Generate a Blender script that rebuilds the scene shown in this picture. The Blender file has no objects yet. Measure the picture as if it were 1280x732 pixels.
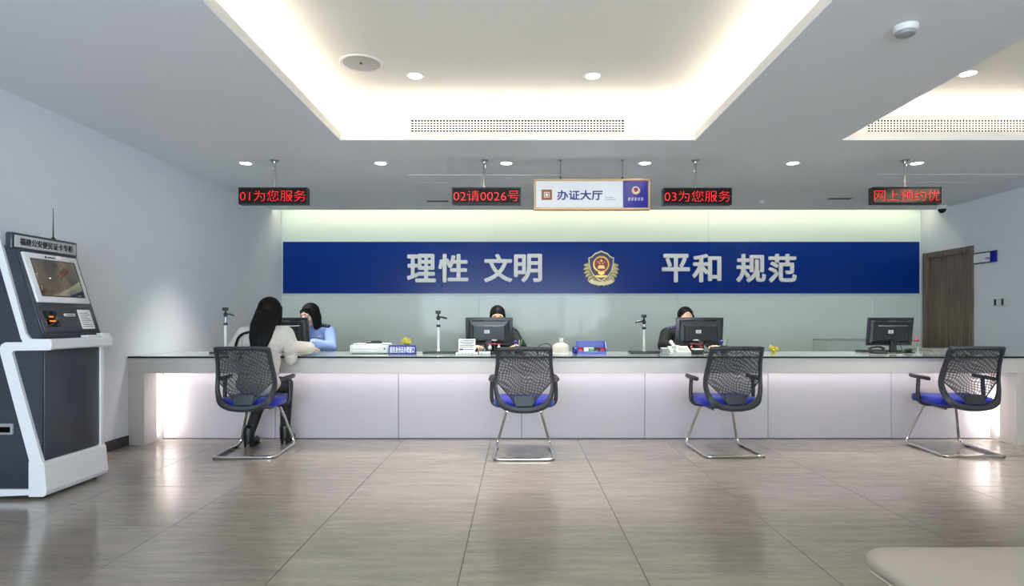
import bpy, bmesh, math, random
from mathutils import Vector, Matrix, Euler
random.seed(7)
PI = math.pi
C = bpy.context.scene.collection
SC = bpy.context.scene

# ------------------------------------------------------------------ camera
FPX, EYE, CXP, HYP = 771.0, 1.10, 648.0, 400.0     # focal length in pixels, eye height, vanishing point
cam_d = bpy.data.cameras.new('camera')
cam_d.sensor_width = 36.0
cam_d.lens = FPX / 1280.0 * 36.0
cam_d.shift_x = -(CXP - 640.0) / 1280.0
cam_d.shift_y = (HYP - 366.0) / 1280.0
cam_d.clip_start = 0.05
cam = bpy.data.objects.new('camera', cam_d)
C.objects.link(cam)
cam.location = (0, 0, EYE)
cam.rotation_euler = (PI / 2, 0, 0)
SC.camera = cam

# ------------------------------------------------------------------ view
vs = SC.view_settings
SC.display_settings.display_device = 'sRGB'
vs.view_transform = 'Standard'
vs.look = 'None'
vs.gamma = 1.0
vs.use_curve_mapping = False
vs.exposure = 0.78
SC.cycles.use_denoising = True
SC.cycles.max_bounces = 10
SC.cycles.diffuse_bounces = 5
SC.cycles.glossy_bounces = 4
SC.cycles.sample_clamp_indirect = 6.0
SC.cycles.caustics_reflective = False
SC.cycles.caustics_refractive = False

# ------------------------------------------------------------------ daylight
SKY_STRENGTH = 8.6
w = bpy.data.worlds.new('sky')
SC.world = w
w.use_nodes = True
bg = w.node_tree.nodes['Background']
bg.inputs[0].default_value = (0.80, 0.88, 1.0, 1)
bg.inputs[1].default_value = SKY_STRENGTH

# room (metres): camera stands at the origin looking along +Y
XL, XR, YB, YR, ZC, ZT = -3.44, 5.85, 8.96, -2.6, 2.64, 2.95
YS = 8.61                                   # edge of the light slot along the back wall
TA = (-1.525, 1.515, -1.7, 5.277)            # middle ceiling tray: x0 x1 y0 y1
TB = (2.765, 5.45, -1.7, 5.277)             # second ceiling tray
CF, CR, CB, CT = 5.437, 5.73, 6.27, 0.783   # counter front, recessed panels, back edge, top
CXL, CXR = XL, 4.53

def area_light(name, loc, direction, sx, sy, power, color, spread=PI):
    l = bpy.data.lights.new(name, 'AREA')
    l.shape = 'RECTANGLE'; l.size = sx; l.size_y = sy
    l.energy = power; l.color = color; l.spread = spread
    o = bpy.data.objects.new(name, l)
    C.objects.link(o)
    o.location = loc
    z = -Vector(direction).normalized()
    x = Vector((1, 0, 0)) if abs(z.x) < .9 else Vector((0, 1, 0))
    y = z.cross(x).normalized(); x = y.cross(z).normalized()
    o.rotation_euler = Matrix((x, y, z)).transposed().to_euler()
    return o

WARM = (1.0, 0.90, 0.74)
NEUT = (1.0, 0.93, 0.86)
COVE_W = 2.1        # watts per metre of cove strip
def cove(tray, k=1.0, right=True):
    x0, x1, y0, y1 = tray
    g = .05
    area_light('cove_strip_light', ((x0+x1)/2, y1+g, 2.705), (0, -.7, 1), x1-x0, .03, COVE_W*(x1-x0)*k, WARM)
    area_light('cove_strip_light', ((x0+x1)/2, y0-g, 2.705), (0, .35, 1), x1-x0, .03, COVE_W*(x1-x0)*k, WARM)
    for sx, xx in ((1, x0-g), (-1, x1+g)):
        # long sides: the lamp's long axis runs along Y
        o = area_light('cove_strip_light', (xx, (y0+y1)/2, 2.705), (0, 0, 1), .03, y1-y0, COVE_W*(y1-y0)*k, WARM)
        o.rotation_euler = Euler((0, PI + sx*.35*-1, 0))
cove(TA)
cove(TB)
# slot along the back wall: the strip sits above the ceiling edge and washes down the glass
area_light('slot_strip_light', ((XL+XR)/2, YS+.10, 2.74), (0, .45, -1), XR-XL-.1, .05, 11.0, (1.0, .96, .70))
# strip under the counter apron and upright strips in its two ends
area_light('apron_strip_light', ((CXL+CXR)/2, CR-.10, .628), (0, .50, -1), CXR-CXL-.4, .02, 4.2, (1.0, .94, .94))
area_light('apron_end_light', (CXL+.165, CR-.12, .33), (1, .55, 0), .05, .55, 1.4, NEUT).rotation_euler = Euler((PI/2, 0, -PI/2 + 1.0))
area_light('apron_end_light', (CXR-.165, CR-.12, .33), (-1, .55, 0), .05, .55, 1.4, NEUT).rotation_euler = Euler((PI/2, 0, PI/2 - 1.0))
# the windows behind the camera: a portal guides the sky light through the opening
po = area_light('window_portal', (-.2, YR-.02, 1.30), (0, 1, 0), 7.2, 2.2, 1.0, (1, 1, 1))
po.data.cycles.is_portal = True
DOWN_W = 38.0

# ------------------------------------------------------------------ materials
def lin(c):
    f = lambda v: v/12.92 if v <= .04045 else ((v+.055)/1.055)**2.4
    return (f(c[0]/255.0), f(c[1]/255.0), f(c[2]/255.0), 1.0)
def mat(name, rgb, rough=.5, metal=0.0, spec=.5, bump=None, vary=None, coat=0.0, emit=None, stretch=(1, 1, 1), sheen=0.0):
    m = bpy.data.materials.new(name)
    m.use_nodes = True
    nt = m.node_tree; N = nt.nodes; L = nt.links
    b = N['Principled BSDF']
    b.inputs['Base Color'].default_value = lin(rgb)
    b.inputs['Roughness'].default_value = rough
    b.inputs['Metallic'].default_value = metal
    b.inputs['Specular IOR Level'].default_value = spec
    b.inputs['Coat Weight'].default_value = coat
    b.inputs['Sheen Weight'].default_value = sheen
    if emit:
        b.inputs['Emission Color'].default_value = lin(emit[0])
        b.inputs['Emission Strength'].default_value = emit[1]
    if bump or vary:
        g = N.new('ShaderNodeNewGeometry'); mp = N.new('ShaderNodeMapping')
        tc = N.new('ShaderNodeTexCoord')
        L.new(tc.outputs['Object'], mp.inputs['Vector'])
        mp.inputs['Scale'].default_value = stretch
        n = N.new('ShaderNodeTexNoise')
        L.new(mp.outputs[0], n.inputs['Vector'])
        n.inputs['Scale'].default_value = (bump or vary)[0]
        n.inputs['Detail'].default_value = 4
        if bump:
            bp = N.new('ShaderNodeBump')
            bp.inputs['Strength'].default_value = bump[1]
            bp.inputs['Distance'].default_value = bump[2] if len(bump) > 2 else .002
            L.new(n.outputs['Fac'], bp.inputs['Height']); L.new(bp.outputs[0], b.inputs['Normal'])
        if vary:
            mx = N.new('ShaderNodeMix'); mx.data_type = 'RGBA'
            c = lin(rgb); k = vary[1]
            mx.inputs[6].default_value = (c[0]*(1-k), c[1]*(1-k), c[2]*(1-k), 1)
            mx.inputs[7].default_value = (min(1, c[0]*(1+k)), min(1, c[1]*(1+k)), min(1, c[2]*(1+k)), 1)
            L.new(n.outputs['Fac'], mx.inputs[0]); L.new(mx.outputs[2], b.inputs['Base Color'])
    return m

M = {}
M['wall'] = mat('wall_paint', (222, 225, 233), .75, bump=(60, .04), vary=(1.3, .02))
M['ceiling'] = mat('ceiling_paint', (228, 230, 234), .85, vary=(.8, .02))
M['tray'] = mat('tray_paint', (240, 236, 228), .85, vary=(.8, .015))
M['lip'] = mat('tray_lip_paint', (232, 229, 224), .6, vary=(1, .015))
M['grout'] = mat('grout', (70, 66, 61), .9, vary=(30, .1))
M['glass_wall'] = mat('back_painted_glass', (226, 236, 228), .07, spec=.16, vary=(.5, .03))
M['banner'] = mat('banner_glass', (4, 50, 136), .22, spec=.2, vary=(.7, .05))
M['letter'] = mat('letter_face', (240, 238, 233), .4, metal=.0, vary=(9, .05))
M['gold'] = mat('gold_metal', (214, 176, 104), .32, metal=.85, vary=(25, .12))
M['pale_gold'] = mat('pale_gold_metal', (206, 190, 146), .4, metal=.5, vary=(25, .12))
M['silver'] = mat('silver_metal', (205, 206, 206), .3, metal=.8, vary=(25, .08))
M['red'] = mat('red_enamel', (160, 16, 22), .3, vary=(20, .08))
M['navy'] = mat('navy_enamel', (30, 40, 92), .3, vary=(20, .08))
M['wood'] = None
M['panel'] = mat('counter_panel_laminate', (190, 184, 189), .38, vary=(2.0, .02))
M['apron'] = mat('counter_apron_laminate', (192, 188, 184), .42, vary=(2.0, .015))
M['reveal'] = mat('recess_dark', (96, 93, 93), .8, vary=(8, .05))
M['counter_glass'] = mat('counter_glass', (158, 168, 164), .08, spec=.5, vary=(.6, .03))
M['glass_edge'] = mat('glass_edge', (12, 20, 20), .5, spec=.1, vary=(10, .1))
M['chrome'] = mat('chrome', (214, 212, 208), .09, metal=1.0, vary=(14, .03))
M['black_plastic'] = mat('black_plastic', (34, 34, 36), .42, vary=(40, .08), bump=(350, .06))
M['char_plastic'] = mat('charcoal_plastic', (46, 49, 55), .5, vary=(40, .06), bump=(350, .06))
M['blue_fabric'] = mat('blue_fabric', (14, 34, 150), .9, vary=(160, .18), bump=(420, .35), sheen=.2)
M['monitor_shell'] = mat('monitor_shell', (42, 45, 50), .33, vary=(60, .06), bump=(500, .04))
M['white_plastic'] = mat('white_plastic', (226, 226, 224), .4, vary=(6, .02))
M['off_white'] = mat('off_white_plastic', (208, 210, 204), .45, vary=(8, .03))
M['grey_plastic'] = mat('grey_plastic', (150, 152, 154), .45, vary=(8, .03))
M['kiosk_white'] = mat('kiosk_white_lacquer', (228, 229, 232), .3, vary=(3, .015), coat=.3)
M['kiosk_blue'] = mat('kiosk_slate_lacquer', (46, 51, 64), .38, vary=(4, .04), coat=.2)
M['kiosk_front'] = mat('kiosk_front_lacquer', (58, 62, 72), .4, vary=(4, .04), coat=.2)
M['header_grey'] = mat('header_plate_grey', (186, 188, 192), .4, vary=(8, .03))
M['black_glass'] = mat('black_glass', (12, 12, 14), .06, vary=(5, .1))
M['paper'] = mat('paper', (232, 232, 230), .8, vary=(12, .03))
M['ink'] = mat('printed_ink', (70, 76, 92), .8, vary=(20, .06))
M['black_ink'] = mat('black_ink', (20, 20, 24), .7, vary=(20, .06))
M['blue_ink'] = mat('blue_ink', (28, 28, 120), .6, vary=(20, .06))
M['blue_board'] = mat('blue_board', (28, 40, 130), .4, vary=(6, .06))
M['white_ink'] = mat('white_ink', (236, 238, 242), .6, vary=(20, .03))
M['brown_ink'] = mat('brown_ink', (158, 98, 48), .6, vary=(20, .06))
M['sign_white'] = mat('sign_white_acrylic', (238, 238, 240), .25, vary=(4, .015))
M['sign_frame'] = mat('sign_frame_bronze', (196, 164, 128), .3, metal=.55, vary=(8, .08))
M['sign_blue'] = mat('sign_blue_acrylic', (34, 40, 150), .12, vary=(4, .1))
M['steel'] = mat('brushed_steel', (176, 178, 180), .28, metal=.9, vary=(60, .06))
M['led_case'] = mat('led_case', (16, 16, 18), .4, vary=(30, .1))
M['led_face'] = mat('led_face', (22, 8, 9), .08, spec=.6, vary=(30, .2))
M['led_red'] = mat('led_red', (120, 10, 8), .4, emit=((255, 34, 30), .75), vary=(30, .05))
M['lamp_lens'] = mat('lamp_lens', (255, 255, 255), .5, emit=((255, 252, 244), 11.0), vary=(30, .01))
M['lamp_trim'] = mat('lamp_trim', (232, 232, 230), .4, vary=(20, .02))
M['baseboard'] = mat('baseboard', (58, 52, 50), .45, vary=(14, .15), stretch=(1, .1, 8))
M['dark'] = mat('dark_void', (9, 9, 9), .95, spec=.05, vary=(20, .1))
M['skin'] = mat('skin', (222, 178, 152), .5, vary=(18, .05))
M['skin_pale'] = mat('skin_light', (230, 194, 172), .5, vary=(18, .05))
M['hair'] = mat('black_hair', (13, 11, 11), .6, spec=.22, vary=(60, .25), bump=(70, .5, .004), stretch=(1, 1, .06))
M['sweater'] = mat('white_sweater_knit', (216, 210, 202), .95, vary=(22, .07), bump=(70, .9, .016), sheen=.4)
M['tights'] = mat('black_tights', (18, 17, 19), .7, vary=(60, .12))
M['shirt_blue'] = mat('uniform_shirt_blue', (136, 160, 216), .8, vary=(30, .06), bump=(35, .3, .006))
M['uniform_dark'] = mat('uniform_jacket_dark', (12, 13, 20), .75, vary=(30, .1), bump=(35, .3, .006))
M['leather'] = mat('black_leather', (22, 20, 20), .35, vary=(40, .12))
M['eye_white'] = mat('eye_white', (228, 224, 220), .3, vary=(10, .02))
M['eye_dark'] = mat('eye_dark', (30, 20, 16), .2, vary=(10, .05))
M['lips'] = mat('lips', (178, 100, 96), .45, vary=(20, .05))
M['bench'] = mat('bench_leatherette', (172, 163, 153), .5, vary=(7, .02), bump=(260, .12))
M['bench_base'] = mat('bench_base_lacquer', (222, 224, 226), .3, vary=(4, .015))
M['yellow'] = mat('yellow_petal', (206, 186, 40), .6, vary=(30, .12))
M['leaf'] = mat('leaf_green', (122, 140, 48), .6, vary=(30, .2))
M['pink'] = mat('pink_petal', (176, 40, 74), .6, vary=(30, .12))
M['purple'] = mat('purple_plastic', (84, 66, 150), .45, vary=(20, .06))
M['basket'] = mat('blue_basket_plastic', (36, 56, 160), .3, vary=(10, .06))
M['green_pen'] = mat('green_plastic', (90, 160, 90), .4, vary=(20, .06))
M['orange_glow'] = mat('scanner_glow', (90, 40, 10), .4, emit=((255, 130, 40), .8), vary=(20, .05))
M['beige'] = mat('beige_plastic', (206, 198, 184), .5, vary=(8, .03))
M['brown'] = mat('brown_plastic', (140, 60, 44), .5, vary=(20, .1))

def floor_mat():
    m = bpy.data.materials.new('floor_tile_stone'); m.use_nodes = True
    nt = m.node_tree; N = nt.nodes; L = nt.links
    b = N['Principled BSDF']
    g = N.new('ShaderNodeNewGeometry'); mp = N.new('ShaderNodeMapping'); oi = N.new('ShaderNodeObjectInfo')
    mp.inputs['Scale'].default_value = (1.6, 11.0, 1)
    va = N.new('ShaderNodeVectorMath'); va.operation = 'ADD'
    vm = N.new('ShaderNodeVectorMath'); vm.operation = 'SCALE'; vm.inputs['Scale'].default_value = 7.0
    cb = N.new('ShaderNodeCombineXYZ')
    L.new(oi.outputs['Random'], cb.inputs[2])
    L.new(cb.outputs[0], vm.inputs[0])
    L.new(g.outputs['Position'], mp.inputs['Vector'])
    L.new(mp.outputs[0], va.inputs[0]); L.new(vm.outputs[0], va.inputs[1])
    n1 = N.new('ShaderNodeTexNoise'); n1.inputs['Scale'].default_value = 1.7; n1.inputs['Detail'].default_value = 6; n1.inputs['Roughness'].default_value = .65
    n2 = N.new('ShaderNodeTexNoise'); n2.inputs['Scale'].default_value = 14; n2.inputs['Detail'].default_value = 4
    L.new(va.outputs[0], n1.inputs['Vector']); L.new(va.outputs[0], n2.inputs['Vector'])
    mx = N.new('ShaderNodeMix'); mx.data_type = 'FLOAT'; mx.inputs[0].default_value = .35
    L.new(n1.outputs['Fac'], mx.inputs[2]); L.new(n2.outputs['Fac'], mx.inputs[3])
    r = N.new('ShaderNodeValToRGB')
    r.color_ramp.elements[0].position = .28; r.color_ramp.elements[0].color = lin((124, 116, 108))
    r.color_ramp.elements[1].position = .74; r.color_ramp.elements[1].color = lin((166, 157, 147))
    L.new(mx.outputs[0], r.inputs[0]); L.new(r.outputs[0], b.inputs['Base Color'])
    mr = N.new('ShaderNodeMapRange'); mr.inputs[3].default_value = .13; mr.inputs[4].default_value = .22
    L.new(n1.outputs['Fac'], mr.inputs[0]); L.new(mr.outputs[0], b.inputs['Roughness'])
    b.inputs['Specular IOR Level'].default_value = 1.0
    bp = N.new('ShaderNodeBump'); bp.inputs['Strength'].default_value = .22; bp.inputs['Distance'].default_value = .0015
    L.new(mx.outputs[0], bp.inputs['Height']); L.new(bp.outputs[0], b.inputs['Normal'])
    return m
M['floor'] = floor_mat()

def wood_mat():
    m = bpy.data.materials.new('door_wood_veneer'); m.use_nodes = True
    nt = m.node_tree; N = nt.nodes; L = nt.links
    b = N['Principled BSDF']
    tc = N.new('ShaderNodeTexCoord'); mp = N.new('ShaderNodeMapping')
    mp.inputs['Scale'].default_value = (1, 26, .8)
    n = N.new('ShaderNodeTexNoise'); n.inputs['Scale'].default_value = 2.2; n.inputs['Detail'].default_value = 8
    L.new(tc.outputs['Object'], mp.inputs[0]); L.new(mp.outputs[0], n.inputs['Vector'])
    r = N.new('ShaderNodeValToRGB')
    r.color_ramp.elements[0].position = .3; r.color_ramp.elements[0].color = lin((88, 76, 66))
    r.color_ramp.elements[1].position = .7; r.color_ramp.elements[1].color = lin((134, 120, 106))
    L.new(n.outputs['Fac'], r.inputs[0]); L.new(r.outputs[0], b.inputs['Base Color'])
    b.inputs['Roughness'].default_value = .5
    return m
M['wood'] = wood_mat()

def mesh_mat():
    # woven net, far finer than can be seen: open weave in slanting lozenges, denser between them
    m = bpy.data.materials.new('chair_net_weave'); m.use_nodes = True
    nt = m.node_tree; N = nt.nodes; L = nt.links
    b = N['Principled BSDF']; out = N['Material Output']
    b.inputs['Base Color'].default_value = lin((36, 39, 46)); b.inputs['Roughness'].default_value = .75
    tc = N.new('ShaderNodeTexCoord')
    ns = N.new('ShaderNodeTexNoise'); ns.inputs['Scale'].default_value = 7.0; ns.inputs['Detail'].default_value = 1
    L.new(tc.outputs['Object'], ns.inputs['Vector'])
    waves = []
    for kx, kz in ((46.0, -20.0), (15.0, 34.0)):
        dt = N.new('ShaderNodeVectorMath'); dt.operation = 'DOT_PRODUCT'
        dt.inputs[1].default_value = (kx*2*PI, 0, kz*2*PI)
        L.new(tc.outputs['Object'], dt.inputs[0])
        ad = N.new('ShaderNodeMath'); ad.operation = 'MULTIPLY_ADD'; ad.inputs[1].default_value = 30.0
        L.new(ns.outputs['Fac'], ad.inputs[0]); L.new(dt.outputs['Value'], ad.inputs[2])
        s = N.new('ShaderNodeMath'); s.operation = 'SINE'; L.new(ad.outputs[0], s.inputs[0]); waves.append(s)
    a = N.new('ShaderNodeMath'); a.operation = 'ADD'
    L.new(waves[0].outputs[0], a.inputs[0]); L.new(waves[1].outputs[0], a.inputs[1])
    mr = N.new('ShaderNodeMapRange'); mr.inputs[1].default_value = -.1; mr.inputs[2].default_value = 1.3
    mr.inputs[3].default_value = .13; mr.inputs[4].default_value = .52
    L.new(a.outputs[0], mr.inputs[0])
    tr = N.new('ShaderNodeBsdfTransparent'); ms = N.new('ShaderNodeMixShader')
    L.new(mr.outputs[0], ms.inputs[0]); L.new(b.outputs[0], ms.inputs[1]); L.new(tr.outputs[0], ms.inputs[2])
    L.new(ms.outputs[0], out.inputs['Surface'])
    return m
M['net'] = mesh_mat()

def clear_mat(name, tint, refl=.12):
    m = bpy.data.materials.new(name); m.use_nodes = True
    nt = m.node_tree; N = nt.nodes; L = nt.links
    out = N['Material Output']; N.remove(N['Principled BSDF'])
    t = N.new('ShaderNodeBsdfTransparent'); t.inputs[0].default_value = tint
    g = N.new('ShaderNodeBsdfGlossy'); g.inputs['Roughness'].default_value = .03
    f = N.new('ShaderNodeFresnel'); f.inputs[0].default_value = 1.45
    ms = N.new('ShaderNodeMixShader')
    L.new(f.outputs[0], ms.inputs[0]); L.new(t.outputs[0], ms.inputs[1]); L.new(g.outputs[0], ms.inputs[2])
    L.new(ms.outputs[0], out.inputs['Surface'])
    return m
M['window_glass'] = clear_mat('window_glass', (.92, .96, .96, 1))

def screen_mat():
    # lit kiosk screen: dim brownish picture
    m = bpy.data.materials.new('kiosk_screen'); m.use_nodes = True
    nt = m.node_tree; N = nt.nodes; L = nt.links
    b = N['Principled BSDF']
    tc = N.new('ShaderNodeTexCoord')
    n = N.new('ShaderNodeTexNoise'); n.inputs['Scale'].default_value = 5.0; n.inputs['Detail'].default_value = 2
    L.new(tc.outputs['Object'], n.inputs['Vector'])
    r = N.new('ShaderNodeValToRGB')
    r.color_ramp.elements[0].position = .35; r.color_ramp.elements[0].color = lin((52, 46, 42))
    r.color_ramp.elements[1].position = .7; r.color_ramp.elements[1].color = lin((128, 112, 92))
    L.new(n.outputs['Fac'], r.inputs[0])
    b.inputs['Base Color'].default_value = lin((10, 10, 11))
    L.new(r.outputs[0], b.inputs['Emission Color']); b.inputs['Emission Strength'].default_value = .55
    b.inputs['Roughness'].default_value = .04; b.inputs['IOR'].default_value = 2.0
    return m
M['screen'] = screen_mat()

# ------------------------------------------------------------------ builders
def wloc(o):
    v = Vector((0, 0, 0))
    while o is not None:
        v += o.location; o = o.parent
    return v

def tag(o, label=None, cat=None, group=None, kind=None):
    if label: o['label'] = label
    if cat: o['category'] = cat
    if group: o['group'] = group
    if kind: o['kind'] = kind
    return o

def thing(name, label, cat, loc=(0, 0, 0), group=None):
    o = bpy.data.objects.new(name, None)
    C.objects.link(o)
    o.location = loc; o.empty_display_size = .1
    return tag(o, label, cat, group)

def link(name, me, parent=None):
    o = bpy.data.objects.new(name, me)
    C.objects.link(o)
    if parent is not None: o.parent = parent
    return o

def copy_tree(o, parent=None):
    c = o.copy(); C.objects.link(c)
    if parent is not None: c.parent = parent
    for ch in list(o.children): copy_tree(ch, c)
    return c

def spline(pts, n=6, closed=False):
    """Catmull-Rom through the points."""
    P = [Vector(p) for p in pts]; k = len(P); out = []
    for i in range(k if closed else k-1):
        if closed: a, b, c, d = P[(i-1) % k], P[i], P[(i+1) % k], P[(i+2) % k]
        else: a, b, c, d = P[max(0, i-1)], P[i], P[i+1], P[min(k-1, i+2)]
        for j in range(n):
            t = j/n
            out.append(.5*((2*b)+(c-a)*t+(2*a-5*b+4*c-d)*t*t+(3*b-3*c+d-a)*t*t*t))
    if not closed: out.append(P[-1])
    return out

def fillet(pts, rad, n=6):
    P = [Vector(p) for p in pts]; out = [P[0]]
    for i in range(1, len(P)-1):
        a, b, c = P[i-1], P[i], P[i+1]
        r = rad[i] if isinstance(rad, (list, tuple)) else rad
        r = min(r, (a-b).length*.49, (c-b).length*.49)
        p, q = b+(a-b).normalized()*r, b+(c-b).normalized()*r
        for j in range(n+1):
            t = j/n
            out.append((1-t)**2*p+2*t*(1-t)*b+t*t*q)
    out.append(P[-1])
    return out

class MB:
    def __init__(s): s.v, s.f, s.m, s.s = [], [], [], []
    def add(s, vs, fs, mi=0, smooth=False):
        k = len(s.v); s.v += [Vector(p) for p in vs]
        for f in fs:
            s.f.append([i+k for i in f]); s.m.append(mi); s.s.append(smooth)
        return s
    def box(s, x0, x1, y0, y1, z0, z1, mi=0):
        return s.add([(x0,y0,z0),(x1,y0,z0),(x1,y1,z0),(x0,y1,z0),(x0,y0,z1),(x1,y0,z1),(x1,y1,z1),(x0,y1,z1)],
                     [(0,3,2,1),(4,5,6,7),(0,1,5,4),(1,2,6,5),(2,3,7,6),(3,0,4,7)], mi)
    def rbox(s, x0, x1, y0, y1, z0, z1, r=.005, seg=2, mi=0, rot=None, about=None):
        bm = bmesh.new()
        bmesh.ops.create_cube(bm, size=1)
        for v in bm.verts:
            v.co = Vector(((x0+x1)/2+v.co.x*(x1-x0), (y0+y1)/2+v.co.y*(y1-y0), (z0+z1)/2+v.co.z*(z1-z0)))
        r = min(r, (x1-x0)*.49, (y1-y0)*.49, (z1-z0)*.49)
        bmesh.ops.bevel(bm, geom=bm.edges[:], offset=r, segments=seg, profile=.5, affect='EDGES')
        bm.verts.index_update()
        vs = [v.co.copy() for v in bm.verts]
        if rot is not None:
            c = Vector(about) if about else Vector(((x0+x1)/2, (y0+y1)/2, (z0+z1)/2))
            vs = [rot @ (p-c) + c for p in vs]
        s.add(vs, [[v.index for v in f.verts] for f in bm.faces], mi, True); bm.free()
        return s
    def prism(s, poly, axis, a, b, mi=0):
        """poly: 2D points; axis 'x': (y,z), 'y': (x,z), 'z': (x,y); extruded from a to b."""
        def P(p, t): return {'x': (t, p[0], p[1]), 'y': (p[0], t, p[1]), 'z': (p[0], p[1], t)}[axis]
        n = len(poly)
        vs = [P(p, a) for p in poly]+[P(p, b) for p in poly]
        fs = [list(range(n)), list(range(2*n-1, n-1, -1))]+[[i, i+n, (i+1) % n+n, (i+1) % n] for i in range(n)]
        return s.add(vs, fs, mi)
    def tube(s, pts, r, seg=10, closed=False, mi=0, caps=True, flat=None):
        P = [Vector(p) for p in pts]; n = len(P)
        R = r if isinstance(r, (list, tuple)) else [r]*n
        T = []
        for i in range(n):
            a = P[i-1] if (i or closed) else P[i]
            b = P[(i+1) % n] if (i < n-1 or closed) else P[i]
            T.append((b-a).normalized() if (b-a).length > 1e-9 else Vector((0, 0, 1)))
        u = T[0].orthogonal().normalized() if flat is None else (Vector(flat)-T[0]*Vector(flat).dot(T[0])).normalized()
        vs, fs = [], []
        for i in range(n):
            u = (u-T[i]*u.dot(T[i])).normalized(); w_ = T[i].cross(u)
            for j in range(seg):
                a = 2*PI*j/seg
                vs.append(P[i]+(u*math.cos(a)+w_*math.sin(a))*R[i])
        for i in range(n if closed else n-1):
            for j in range(seg):
                k = (i+1) % n
                fs.append([i*seg+j, i*seg+(j+1) % seg, k*seg+(j+1) % seg, k*seg+j])
        if caps and not closed:
            fs += [list(range(seg-1, -1, -1)), [(n-1)*seg+j for j in range(seg)]]
        return s.add(vs, fs, mi, True)
    def lathe(s, prof, c=(0, 0, 0), seg=24, axis=(0, 0, 1), mi=0, smooth=True):
        """prof: (radius, height) pairs, turned about the axis through c."""
        z = Vector(axis).normalized(); x = z.orthogonal().normalized(); y = z.cross(x); c = Vector(c)
        vs, fs = [], []
        for (r, h) in prof:
            for j in range(seg):
                a = 2*PI*j/seg
                vs.append(c+z*h+(x*math.cos(a)+y*math.sin(a))*r)
        for i in range(len(prof)-1):
            for j in range(seg):
                fs.append([i*seg+j, i*seg+(j+1) % seg, (i+1)*seg+(j+1) % seg, (i+1)*seg+j])
        if prof[0][0] > 1e-6: fs.append(list(range(seg-1, -1, -1)))
        if prof[-1][0] > 1e-6: fs.append([(len(prof)-1)*seg+j for j in range(seg)])
        return s.add(vs, fs, mi, smooth)
    def ell(s, c, rad, R=None, seg=14, rings=9, mi=0):
        vs, fs = [], []
        R = R or Matrix.Identity(3); c = Vector(c)
        if not isinstance(rad, (list, tuple)): rad = (rad,)*3
        vs.append(c+R @ Vector((0, 0, rad[2])))
        for i in range(1, rings):
            t = PI*i/rings
            for j in range(seg):
                a = 2*PI*j/seg
                vs.append(c+R @ Vector((rad[0]*math.sin(t)*math.cos(a), rad[1]*math.sin(t)*math.sin(a), rad[2]*math.cos(t))))
        vs.append(c+R @ Vector((0, 0, -rad[2])))
        for j in range(seg): fs.append([0, 1+j, 1+(j+1) % seg])
        for i in range(rings-2):
            for j in range(seg):
                a, b = 1+i*seg, 1+(i+1)*seg
                fs.append([a+j, b+j, b+(j+1) % seg, a+(j+1) % seg])
        k = len(vs)-1; b = 1+(rings-2)*seg
        for j in range(seg): fs.append([k, b+(j+1) % seg, b+j])
        return s.add(vs, fs, mi, True)
    def cap(s, p, q, r0, r1, seg=12):
        """tapered limb with round ends"""
        p, q = Vector(p), Vector(q); ax = (q-p); L_ = ax.length; ax = ax/L_ if L_ > 1e-6 else Vector((0, 0, 1))
        prof = [(r0*math.sin(t*PI/8), -r0*math.cos(t*PI/8)) for t in range(0, 4)]+[(r0, 0), (r1, L_)]+[(r1*math.cos(t*PI/8), L_+r1*math.sin(t*PI/8)) for t in range(1, 5)]
        prof[0] = (1e-5, -r0); prof[-1] = (1e-5, L_+r1)
        return s.lathe(prof, p, seg, ax)
    def mesh(s, name, mats, off=Vector((0, 0, 0)), fix=True):
        me = bpy.data.meshes.new(name)
        me.from_pydata([tuple(p-off) for p in s.v], [], s.f)
        for m in (mats if isinstance(mats, (list, tuple)) else [mats]): me.materials.append(M[m] if isinstance(m, str) else m)
        me.polygons.foreach_set('material_index', s.m)
        me.polygons.foreach_set('use_smooth', s.s)
        if fix:
            bm = bmesh.new(); bm.from_mesh(me)
            bmesh.ops.recalc_face_normals(bm, faces=bm.faces)
            for e in bm.edges:
                if len(e.link_faces) == 2 and e.calc_face_angle(0) > .75: e.smooth = False
            bm.to_mesh(me); bm.free()
        me.update()
        return me
    def build(s, name, mats, parent=None, fix=True):
        off = wloc(parent) if parent is not None else Vector((0, 0, 0))
        return link(name, s.mesh(name, mats, off, fix), parent)

def at(px, py, d):
    """point that the photograph shows at pixel (px, py), d metres away"""
    return Vector(((px-CXP)*d/FPX, d, EYE+(HYP-py)*d/FPX))

DG = bpy.context.evaluated_depsgraph_get
def glyphs(s, depth=.02, offset=0.0):
    cu = bpy.data.curves.new('glyphs', 'FONT')
    cu.body = s; cu.size = 1.0; cu.offset = offset; cu.extrude = depth; cu.resolution_u = 3
    o = bpy.data.objects.new('glyphs', cu); C.objects.link(o)
    dg = DG(); dg.update()
    me = bpy.data.meshes.new_from_object(o.evaluated_get(dg))
    vs = [v.co.copy() for v in me.vertices]; fs = [list(p.vertices) for p in me.polygons]
    bpy.data.objects.remove(o); bpy.data.curves.remove(cu); bpy.data.meshes.remove(me)
    return vs, fs

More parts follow.
